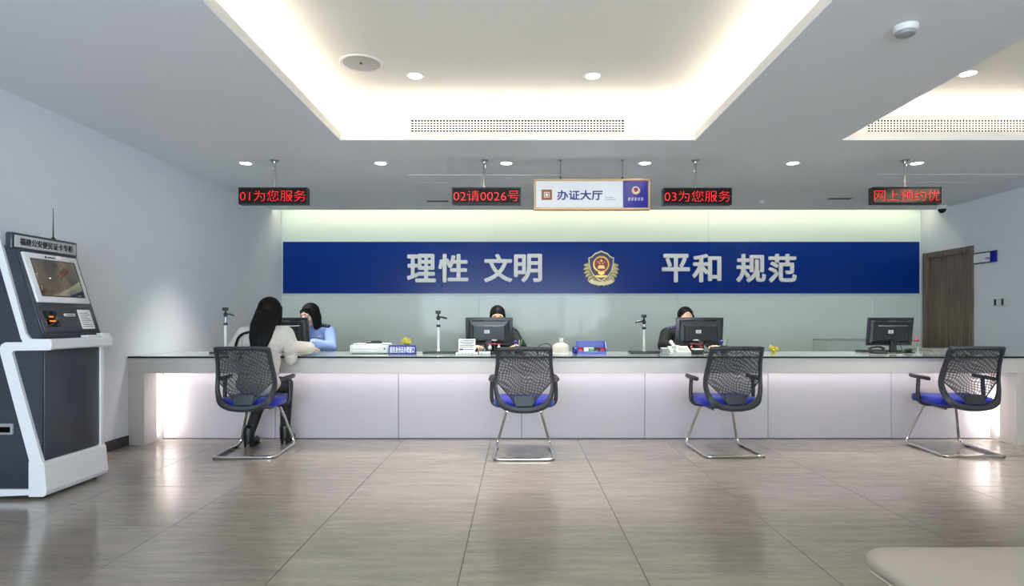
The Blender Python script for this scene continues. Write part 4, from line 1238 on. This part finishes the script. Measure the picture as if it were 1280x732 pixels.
x, d = xw(701, 5.84), 5.84
td = thing('tissue_dome', 'beige dome shaped tissue holder beside the blue tray', 'tissue holder', (x, d, CT))
MB().lathe([(.074, 0), (.080, .006), (.080, .050), (.072, .078), (.052, .096), (.022, .104)], (x, d, CT), 30).build('cover', 'beige', td)
MB().lathe([(.083, .0), (.083, .010), (.080, .012)], (x, d, CT), 30).build('foot_ring', 'white_plastic', td)
tp = MB()
for k in range(5):
    a = 2*PI*k/5
    tp.add([(x-.012*math.cos(a), d-.012*math.sin(a), CT+.100), (x+.012*math.cos(a+.9), d+.012*math.sin(a+.9), CT+.100), (x+.024*math.cos(a+.5)+.008, d+.024*math.sin(a+.5), CT+.140+.01*(k % 3)), (x+.012*math.cos(a), d+.012*math.sin(a), CT+.150)], [(0, 1, 2, 3)])
tp.build('tissue', 'paper', td)

def blue_tray():
    d = 5.78; x0, x1 = xw(721.5, d), xw(758, d); z1 = EYE+(HYP-426)*d/FPX; h = z1-CT
    t = thing('stationery_tray', 'blue plastic stationery tray on the counter', 'tray', ((x0+x1)/2, d+.05, CT))
    MB().rbox(x0, x1, d, d+.11, CT, CT+.008, .002, 1).build('bottom', 'basket', t)
    MB().rbox(x0, x1, d+.104, d+.112, CT, z1, .003, 1).build('rear_wall', 'basket', t)
    MB().rbox(x0, x1, d-.004, d+.004, CT, CT+.026, .003, 1).build('front_wall', 'basket', t)
    for a in (x0, x1-.006): MB().prism([(d, CT), (d+.11, CT), (d+.11, z1), (d+.075, z1), (d, CT+.045)], 'x', a, a+.006).build('side_wall', 'basket', t)
    cols = (('red', 'red'), ('white', 'white_plastic'), ('green', 'green_pen'), ('black', 'black_plastic'), ('pink', 'pink'))
    wd = (x1-x0-.020)/5
    for k, (nm, m) in enumerate(cols):
        a = x0+.010+k*wd
        o = thing('ink_pad', nm+' ink pad standing in the blue stationery tray', 'ink pad', (a+wd/2, d+.03, CT+.008), 'ink pads in the blue tray')
        MB().rbox(a+.002, a+wd-.002, d+.010, d+.05, CT+.008, CT+.050, .004, 2).build('case', m, o)
        MB().rbox(a+.002, a+wd-.002, d+.010, d+.05, CT+.0505, CT+.060, .004, 2).build('lid', 'white_plastic' if k in (1, 2) else m, o)
    x = x0-.020; o = thing('tape_roll', 'blue tape roll leaning on the end of the blue tray', 'tape', (x, d+.04, CT))
    MB().lathe([(.022, -.014), (.034, -.014), (.034, .014), (.022, .014), (.022, -.014)], (x, d+.04, CT+.034), 24, (1, .25, 0)).build('roll', 'blue_board', o)
    MB().lathe([(.018, -.013), (.022, -.013), (.022, .013), (.018, .013), (.018, -.013)], (x, d+.04, CT+.034), 24, (1, .25, 0)).build('core', 'paper', o)
blue_tray()

def desk_phone():
    d = 5.74; x0, x1 = xw(838, d), xw(863, d)
    t = thing('desk_phone', 'white desk phone on the counter before the short-haired officer', 'phone', ((x0+x1)/2, d+.05, CT))
    MB().prism([(d-.03, CT), (d+.13, CT), (d+.13, CT+.068), (d+.11, CT+.072), (d-.03, CT+.020)], 'x', x0, x1).build('body', 'off_white', t)
    sl = Vector((0, .14, .052)).normalized(); n = Vector((0, -sl.z, sl.y)); o = Vector((0, d-.03, CT+.020))
    for i in range(4):
        for j in range(3):
            b = MB().rbox(x0+.085+i*.022, x0+.101+i*.022, .03+j*.030, .05+j*.030, 0, .004, .001, 1)
            b.v = [Vector((p.x, 0, 0))+o+sl*p.y+n*p.z for p in b.v]; b.build('key', 'grey_plastic', t)
    h = MB().tube(spline([(x0+.035, d-.01, CT+.062), (x0+.035, d+.05, CT+.088), (x0+.035, d+.12, CT+.110)], 5), [.020]+[.014]*9+[.020], 12)
    h.build('handset', 'off_white', t)
    MB().tube(spline([(x0+.03, d-.02, CT+.05), (x0+.005, d-.05, CT+.03), (x0-.012, d-.03, CT+.0065), (x0+.01, d-.04, CT+.0065)], 8), .005, 8).build('coiled_cord', 'off_white', t)
    x = x0-.045
    c = thing('clear_box', 'small pale plastic box beside the white desk phone', 'box', (x, d+.03, CT))
    MB().rbox(x-.030, x+.022, d+.01, d+.09, CT, CT+.052, .004, 1).build('body', 'grey_plastic', c)
    MB().rbox(x-.032, x+.024, d+.008, d+.092, CT+.0525, CT+.060, .003, 1).build('lid', 'white_plastic', c)
desk_phone()

d = 5.78; xa, xb_ = xw(865, d), xw(878, d)
bx = thing('card_box', 'small dark box with white lid before the short-haired officer', 'box', ((xa+xb_)/2, d, CT))
MB().rbox(xa, xb_-.01, d-.06, d+.02, CT, CT+.040, .003, 1).build('body', 'char_plastic', bx)
MB().rbox(xa-.003, xb_-.007, d-.063, d+.023, CT+.0405, CT+.052, .003, 1).build('lid', 'white_plastic', bx)

def keyboard(px, d, yaw, label):
    t = thing('keyboard', label, 'keyboard', (0, 0, 0))
    MB().rbox(-.21, .21, -.06, .06, 0, .016, .004, 2).build('case', 'black_plastic', t)
    k = MB()
    for r in range(5):
        for c_ in range(17): k.box(-.200+c_*.0236, -.180+c_*.0236, -.050+r*.021, -.033+r*.021, .0155, .0195)
    k.build('keys', 'char_plastic', t)['kind'] = 'stuff'
    t.location = (xw(px, d), d, CT); t.rotation_euler.z = math.radians(yaw)
keyboard(1098, 6.18, 6, 'black keyboard lying under the unattended monitor')

x, d = xw(1098, 5.86), 5.86
ph = thing('desk_telephone', 'small black telephone before the unattended monitor', 'phone', (x, d, CT))
MB().prism([(d-.05, CT), (d+.06, CT), (d+.06, CT+.035), (d-.05, CT+.014)], 'x', x-.06, x+.06).build('body', 'black_plastic', ph)
MB().tube(spline([(x-.07, d+.03, CT+.044), (x-.035, d+.03, CT+.062), (x+.035, d+.03, CT+.062), (x+.07, d+.03, CT+.044)], 5), [.017, .017]+[.011]*12+[.017, .017], 12).build('handset', 'black_plastic', ph)

x, d = xw(1133, 6.05), 6.05
ms_ = thing('mouse', 'black computer mouse on a pad beside the unattended monitor', 'mouse', (x, d, CT))
MB().rbox(x-.06, x+.10, d-.08, d+.08, CT, CT+.004, .0015, 1).build('pad', 'black_plastic', ms_)
MB().ell((x+.02, d, CT+.023), (.032, .055, .018)).build('shell', 'char_plastic', ms_)

x, d = xw(1147, 5.95), 5.95
rf = thing('flower_vase', 'single red flower in a thin clear vase beside the unattended monitor', 'flower', (x, d, CT))
MB().lathe([(.016, 0), (.016, .006), (.007, .012), (.007, .050), (.010, .056), (.008, .056), (.005, .050), (.005, .014), (1e-5, .013)], (x, d, CT), 16).build('vase', 'off_white', rf)
st = MB().tube(spline([(x, d, CT+.016), (x, d, CT+.06), (x-.010, d, CT+.115)], 5), .0018, 6).build('stem', 'leaf', rf)
f_ = MB()
for k in range(7):
    a = 2*PI*k/7; f_.ell((x-.010+.012*math.cos(a), d+.010*math.sin(a)-.003, CT+.122), (.012, .010, .010), None, 8, 5)
f_.ell((x-.010, d-.004, CT+.130), .011, None, 10, 6).build('flower', 'pink', st)

# ================================================================== PEOPLE
def V(*a): return Vector(a)
def frame(f, up=(0, 0, 1)):
    f = Vector(f).normalized(); r = f.cross(Vector(up)).normalized(); u = r.cross(f).normalized()
    return r, f, u
def hand(b, w, d, n, thumb, curl=.5):
    """palm and five fingers: wrist w, pointing direction d, palm side n, thumb side given as a vector"""
    d = Vector(d).normalized(); n = Vector(n); n = (n-d*n.dot(d)).normalized()
    s = d.cross(n).normalized()
    if s.dot(Vector(thumb)) < 0: s = -s
    b.cap(w, w+d*.03, .024, .026)
    b.ell(w+d*.052, (.041, .050, .0145), Matrix((s, d, n)).transposed())
    for k, L_ in enumerate((.066, .074, .070, .054)):
        o = w+d*(.092-.004*abs(k-1.3))+s*(.0315-.021*k)
        dd = (d+s*(.10-.07*k)).normalized(); a = curl*.6; q = o+(dd*math.cos(a)+n*math.sin(a))*L_*.5
        b.cap(o-dd*.018, q, .0084, .0078, 10)
        a = curl*1.5; b.cap(q, q+(dd*math.cos(a)+n*math.sin(a))*L_*.5, .0078, .0066, 10)
    o = w+d*.030+s*.030; q = o+(d*.62+s*.72+n*.2).normalized()*.034
    b.cap(o-s*.01, q, .012, .0098, 10); b.cap(q, q+(d*.88+s*.25+n*.35).normalized()*.030, .0098, .008, 10)

def make_person(label, base_, P, skin, hair_fn, top, legs, shoes='leather', girth=1.0, loose=.014):
    t = thing('person', label, 'person', base_)
    body, coat, low = MB(), MB(), MB()
    r, f, u = frame(P['look'])
    c = P['head']
    HR = Matrix((r, f, u)).transposed()
    # head
    body.ell(c+u*.022-f*.010, (.075, .093, .103), HR, 20, 14)
    body.ell(c-u*.034+f*.018, (.062, .072, .082), HR, 18, 12)
    body.ell(c-u*.094+f*.050, (.030, .028, .023), HR)
    body.cap(c+u*.006+f*.084, c-u*.026+f*.103, .0095, .014)
    for s in (1, -1):
        body.ell(c+r*s*.034+u*.026+f*.076, (.026, .016, .010), HR)
        body.ell(c+r*s*.040-u*.030+f*.060, (.026, .026, .028), HR)
        body.ell(c+r*s*.077-u*.012-f*.006, (.011, .024, .032), HR)
    body.cap(c-u*.065-f*.018, P['neck'], .050, .054)
    # trunk
    ax = (P['neck']-P['pelvis']).normalized(); across = (P['sh'][0]-P['sh'][1]).normalized(); dep = ax.cross(across).normalized()
    TR = Matrix((across, dep, ax)).transposed(); g = girth
    mid = P['pelvis'].lerp(P['chest'], .5)
    sh = (P['sh'][0]+P['sh'][1])/2
    for b, e in ((body, 0), (coat, loose)):
        b.ell(P['chest'], (.155*g+e, .105*g+e, .150+e), TR, 20, 12)
        b.ell(mid, (.140*g+e, .098*g+e, .150+e), TR, 20, 12)
        b.ell(P['pelvis'], (.160*g+e, .112*g+e, .100+e*.5), None, 20, 12)
        b.cap(P['sh'][0].lerp(sh, .25), P['sh'][1].lerp(sh, .25), .058*g+e, .058*g+e)
        b.cap(P['neck']-ax*.03, P['neck']+ax*.005, .075*g+e, .056+e*.5)
    for k in (0, 1):
        s_, e_, w_ = P['sh'][k], P['el'][k], P['wr'][k]
        body.cap(s_, e_, .046, .036); body.cap(e_, w_, .037, .025)
        coat.cap(s_, e_, .054*g+loose, .044+loose); coat.cap(e_, w_.lerp(e_, .04), .046+loose, .034+loose*.9)
        hd = P['hand'][k]; hand(body, w_, hd[0], hd[1], hd[2], hd[3] if len(hd) > 3 else .5)
        h_, k_, a_ = P['hip'][k], P['knee'][k], P['ankle'][k]
        body.cap(h_, k_, .074, .052); body.cap(k_, a_, .053, .034)
        low.cap(h_, k_, .082, .060); low.cap(k_, a_+V(0, 0, .0), .060, .042)
        body.cap(a_, a_+P['fwd']*.11+V(0, 0, -.035), .032, .024)
    low.ell(P['pelvis']-V(0, 0, .02), (.166*g, .118*g, .085), None, 18, 12)
    for p in P.get('folds', []): coat.ell(p[0], p[1])
    bo = remesh(body, 'body', skin, t, .0055, 3)
    co = remesh(coat, P.get('top_name', 'shirt'), top, t, .008, 4)
    remesh(low, P.get('legs_name', 'trousers'), legs, t, .009, 3)
    for k in (0, 1):
        a_ = P['ankle'][k]; b = MB(); F = P['fwd']; s_ = F.cross(V(0, 0, 1)); FR = Matrix((s_, F, V(0, 0, 1))).transposed()
        g0 = V(a_.x, a_.y, 0)
        b.cap(a_+V(0, 0, .05), g0+V(0, 0, .05), .050, .046)
        b.ell(g0+F*.085+V(0, 0, .040), (.046, .115, .038), FR)
        b.ell(g0+F*.015+V(0, 0, .040), (.042, .060, .040), FR)
        so = remesh(b, 'shoe', shoes, t, .007, 2)
        h = MB(); h.prism([(p.x, p.y) for p in [g0+F*(.085+.112*math.sin(q))+s_*.046*math.cos(q) for q in [2*PI*j/18 for j in range(18)]]], 'z', 0.001, .014)
        h.prism([(p.x, p.y) for p in [g0+F*(-.002+.042*math.sin(q))+s_*.038*math.cos(q) for q in [2*PI*j/12 for j in range(12)]]], 'z', .001, .03)
        h.build('sole', 'leather', so)
    # face
    for s in (1, -1):
        e = MB().ell(c+r*s*.032+u*.006+f*.0815, (.0135, .0115, .0085), HR, 12, 8).build('eye', 'eye_white', t)
        MB().ell(c+r*s*.032+u*.006+f*.0905, (.0060, .0036, .0060), HR, 10, 6).build('iris', 'eye_dark', e)
        MB().tube([c+r*s*.017+u*.030+f*.0915, c+r*s*.033+u*.034+f*.0905, c+r*s*.050+u*.029+f*.0800], [.0028, .0034, .0016], 8).build('eyebrow', 'hair', t)
    MB().ell(c-u*.058+f*.0865, (.022, .008, .0065), HR, 12, 8).build('mouth', 'lips', t)
    hb = MB(); hair_fn(hb, c, r, f, u, HR); remesh(hb, 'hair', 'hair', t, .006, 3)
    return t, co

def short_hair(b, c, r, f, u, HR):
    b.ell(c+u*.047-f*.022, (.083, .095, .085), HR, 18, 12)
    b.ell(c-u*.005-f*.060, (.074, .050, .075), HR, 16, 10)
    for s in (1, -1): b.cap(c+r*s*.074+u*.04+f*.025, c+r*s*.074-u*.006+f*.018, .012, .007)
def tied_hair(b, c, r, f, u, HR):
    b.ell(c+u*.046-f*.018, (.083, .097, .086), HR, 18, 12)
    b.ell(c-u*.005-f*.055, (.078, .055, .080), HR, 16, 10)
    b.ell(c-u*.015-f*.118, (.042, .036, .042), HR, 14, 10)
    for s in (1, -1): b.cap(c+r*s*.070+u*.05+f*.045, c+r*s*.079-u*.01+f*.015, .014, .009)
def bob_hair(b, c, r, f, u, HR):
    b.ell(c+u*.040-f*.020, (.092, .100, .096), HR, 18, 12)
    b.ell(c-u*.03-f*.055, (.088, .065, .115), HR, 16, 12)
    for s in (1, -1):
        for k in range(4):
            o = c+r*s*(.076+.008*math.sin(1.1*k))-f*(.024*k-.030)
            b.cap(o+u*.05, o-u*(.09+.004*k)+r*s*.007, .022, .021); b.cap(o-u*(.09+.004*k)+r*s*.007, o-u*(.140+.010*(k % 2))-r*s*.004, .021, .010)
    for k in range(4): b.cap(c+r*(.02-.03*k)+u*.085+f*.055, c+r*(-.045-.012*k)+u*.045+f*(.066-.012*k), .017, .011)
def long_hair(b, c, r, f, u, HR):
    b.ell(c+u*.034-f*.020, (.098, .106, .104), HR, 20, 12)
    b.ell(c-u*.02-f*.050, (.100, .070, .120), HR, 18, 12)
    for k in range(7):
        x = -.072+.026*k
        p0 = c+V(x, -.075+abs(x)*.5, .02); p1 = V(c.x+x*.95+.006, 5.215+abs(x)*.3, 1.06); p2 = V(c.x+x*.82+.014, 5.150+abs(x)*.2, .96); p3 = V(c.x+x*.66+.018, 5.125, .875+.02*(k % 2))
        b.cap(p0, p1, .034, .034); b.cap(p1, p2, .034, .031); b.cap(p2, p3, .031, .018)
    for s in (1, -1):
        b.cap(c+V(s*.085, -.01, .04), c+V(s*.090, -.03, -.09), .028, .026)
        b.cap(c+V(s*.090, -.03, -.09), V(c.x+s*.095, 5.25, 1.01), .026, .018)
    # loose strands over one shoulder
    b.tube(spline([V(c.x-.085, 5.205, 1.0), V(c.x-.14, 5.195, .985), V(c.x-.19, 5.212, .945), V(c.x-.225, 5.24, .87)], 6), .012, 8)

X0 = -2.18
vis, coat_v = make_person('seated visitor with long black hair in a white knitted sweater, seen from behind', (X0, 5.15, 0), dict(
    pelvis=V(X0+.01, 5.145, .575), chest=V(X0, 5.275, .905), neck=V(X0, 5.335, 1.040), head=V(X0, 5.415, 1.165), look=(.12, .95, -.28), fwd=V(0, 1, 0),
    sh=(V(X0+.170, 5.315, .975), V(X0-.170, 5.315, .975)), el=(V(-1.965, 5.335, .858), V(-2.440, 5.330, .860)), wr=(V(-1.885, 5.57, .850), V(-2.30, 5.59, .842)),
    hand=((V(.1, 1, -.12), (0, 0, -1), (-1, 0, 0), .3), (V(.35, 1, -.12), (0, 0, -1), (1, 0, 0), .3)),
    hip=(V(X0+.095, 5.16, .555), V(X0-.085, 5.16, .555)), knee=(V(-2.085, 5.545, .53), V(-2.255, 5.52, .53)), ankle=(V(-2.085, 5.515, .095), V(-2.350, 5.375, .095)),
    folds=[(V(-1.968, 5.340, .785), (.056, .046, .075)), (V(-2.455, 5.335, .80), (.052, .05, .06)), (V(X0, 5.17, .66), (.175, .125, .10)), (V(-1.90, 5.53, .848), (.05, .055, .048))],
    top_name='sweater', legs_name='tights'), 'skin_pale', long_hair, 'sweater', 'tights', loose=.024)

def badge_on(t, p, m='silver'):
    MB().rbox(p.x-.022, p.x+.022, p.y-.006, p.y+.002, p.z-.007, p.z+.007, .002, 1).build('name_badge', m, t)
def epaulettes(t, sh, m='uniform_dark', drop=.066):
    for k in (0, 1):
        d_ = sh[k]-sh[1-k]; d_.normalize(); c = sh[k]-d_*.045+V(0, -.022, drop)
        R = Matrix.Rotation(.20 if d_.x > 0 else -.20, 3, 'Y') @ Matrix.Rotation(.5, 3, 'X')
        e = MB().rbox(c.x-.060, c.x+.060, c.y-.026, c.y+.026, c.z-.008, c.z+.008, .005, 2, rot=R).build('epaulette', m, t)
        s_ = MB()
        for q in (-.03, .0, .03):
            p = R @ V(q, 0, .008); s_.ell(c+p, (.009, .009, .004), None, 8, 5)
        s_.build('rank_star', 'silver', e)

def seated_officer(x, head, look, sh_w, el, wr, hands, drop=0):
    y = 6.64
    return dict(pelvis=V(x, 6.78, .565), chest=V(x, 6.685, .885+drop), neck=V(x, 6.655, 1.02+drop), head=head, look=look, fwd=V(0, -1, 0),
        sh=(V(x-sh_w, y+.02, .965+drop), V(x+sh_w, y+.02, .965+drop)), el=el, wr=wr, hand=hands,
        hip=(V(x-.09, 6.76, .55), V(x+.09, 6.76, .55)), knee=(V(x-.10, 6.40, .53), V(x+.10, 6.40, .53)), ankle=(V(x-.10, 6.45, .095), V(x+.10, 6.45, .095)))
hz_ = .838
P1 = seated_officer(-2.20, V(-2.226, 6.585, 1.150), (-.45, -.86, -.22), .160,
    (V(-2.42, 6.47, .825), V(-1.965, 6.47, .815)), (V(-2.27, 6.21, hz_+.01), V(-2.075, 6.225, hz_+.035)),
    ((V(.7, -.6, .1), (0, .2, -1), (0, 1, .3), .5), (V(-.85, -.45, .12), (0, -.3, -1), (0, -.4, 1), .6)), .01)
o1, c1 = make_person('woman officer with dark bob hair in a light blue uniform shirt behind the counter', (-2.20, 6.70, 0), P1, 'skin_pale', bob_hair, 'shirt_blue', 'uniform_dark', girth=.95)
epaulettes(o1, P1['sh'])
badge_on(o1, V(-2.12, 6.550, .93))
wt = MB().lathe([(.036, -.012), (.039, -.012), (.039, .012), (.036, .012), (.036, -.012)], P1['wr'][1]+V(.004, .006, 0), 20, V(-.85, -.45, .12)).build('wrist_watch', 'black_plastic', o1)
MB().lathe([(.037, .002), (.0415, .004), (.0415, -.004), (.037, -.002)], P1['wr'][1]+V(.004, .006, 0), 20, V(-.85, -.45, .12)).build('watch_ring', 'steel', wt)
ap = MB().ell(V(-1.992, 6.575, .915), (.012, .026, .030)).build('arm_patch', 'navy', o1)
co_ = P1['neck']
MB().lathe([(.066, -.012), (.060, .028), (.064, .028), (.072, -.012), (.066, -.012)], co_+V(0, -.004, .0), 24, (-.05, -.28, 1)).build('collar', 'shirt_blue', o1)

P2 = seated_officer(-.223, V(-.223, 6.585, 1.128), (.05, -.97, -.18), .165,
    (V(-.47, 6.47, .82), V(.03, 6.47, .82)), (V(-.43, 6.245, hz_), V(-.02, 6.245, hz_)),
    ((V(.15, -1, -.04), (0, 0, -1), (1, 0, 0), .28), (V(-.15, -1, -.04), (0, 0, -1), (-1, 0, 0), .28)), -.012)
o2, c2_ = make_person('officer with tied black hair hidden up to the eyes by a monitor', (-.223, 6.70, 0), P2, 'skin', tied_hair, 'uniform_dark', 'uniform_dark', girth=.95)
epaulettes(o2, P2['sh'], 'navy')
MB().lathe([(.066, -.012), (.060, .028), (.064, .028), (.072, -.012), (.066, -.012)], P2['neck']+V(0, -.004, 0), 24, (0, -.25, 1)).build('collar', 'shirt_blue', o2)

P3 = seated_officer(1.785, V(1.785, 6.585, 1.112), (.04, -.97, -.2), .185,
    (V(1.515, 6.46, .835), V(2.045, 6.47, .835)), (V(1.575, 6.235, hz_), V(1.98, 6.245, hz_)),
    ((V(.15, -1, -.04), (0, 0, -1), (1, 0, 0), .28), (V(-.15, -1, -.04), (0, 0, -1), (-1, 0, 0), .28)), -.015)
o3, c3_ = make_person('officer with short black hair and dark jacket behind a monitor', (1.785, 6.70, 0), P3, 'skin', short_hair, 'uniform_dark', 'uniform_dark', girth=1.06)
epaulettes(o3, P3['sh'], 'navy')
MB().lathe([(.066, -.012), (.060, .028), (.064, .028), (.072, -.012), (.066, -.012)], P3['neck']+V(0, -.004, 0), 24, (0, -.25, 1)).build('collar', 'uniform_dark', o3)

# stools the officers sit on
def stool(x, label):
    y = 6.78; t = thing('swivel_stool', label, 'stool', (x, y, 0), 'stools behind the counter')
    MB().lathe([(.150, .392), (.178, .402), (.182, .430), (.165, .450), (.10, .456), (1e-5, .456)], (x, y, 0), 30).build('seat', 'black_plastic', t)
    MB().lathe([(.024, .06), (.024, .25), (.016, .25), (.016, .39)], (x, y, 0), 16).build('column', 'chrome', t)
    for k in range(5):
        a = 2*PI*k/5+.3; d_ = V(math.cos(a), math.sin(a), 0); c = V(x, y, 0)
        lg = MB().tube([c+d_*.02+V(0, 0, .075), c+d_*.26+V(0, 0, .052)], [.020, .014], 10).build('leg', 'black_plastic', t)
        MB().lathe([(.024, -.010), (.024, .010)], c+d_*.26+V(0, 0, .025), 16, d_.cross(V(0, 0, 1))).build('caster', 'black_plastic', lg)
stool(-2.20, 'black swivel stool under the officer in light blue')
stool(-.223, 'black swivel stool under the officer with tied hair')
stool(1.785, 'black swivel stool under the officer with short hair')
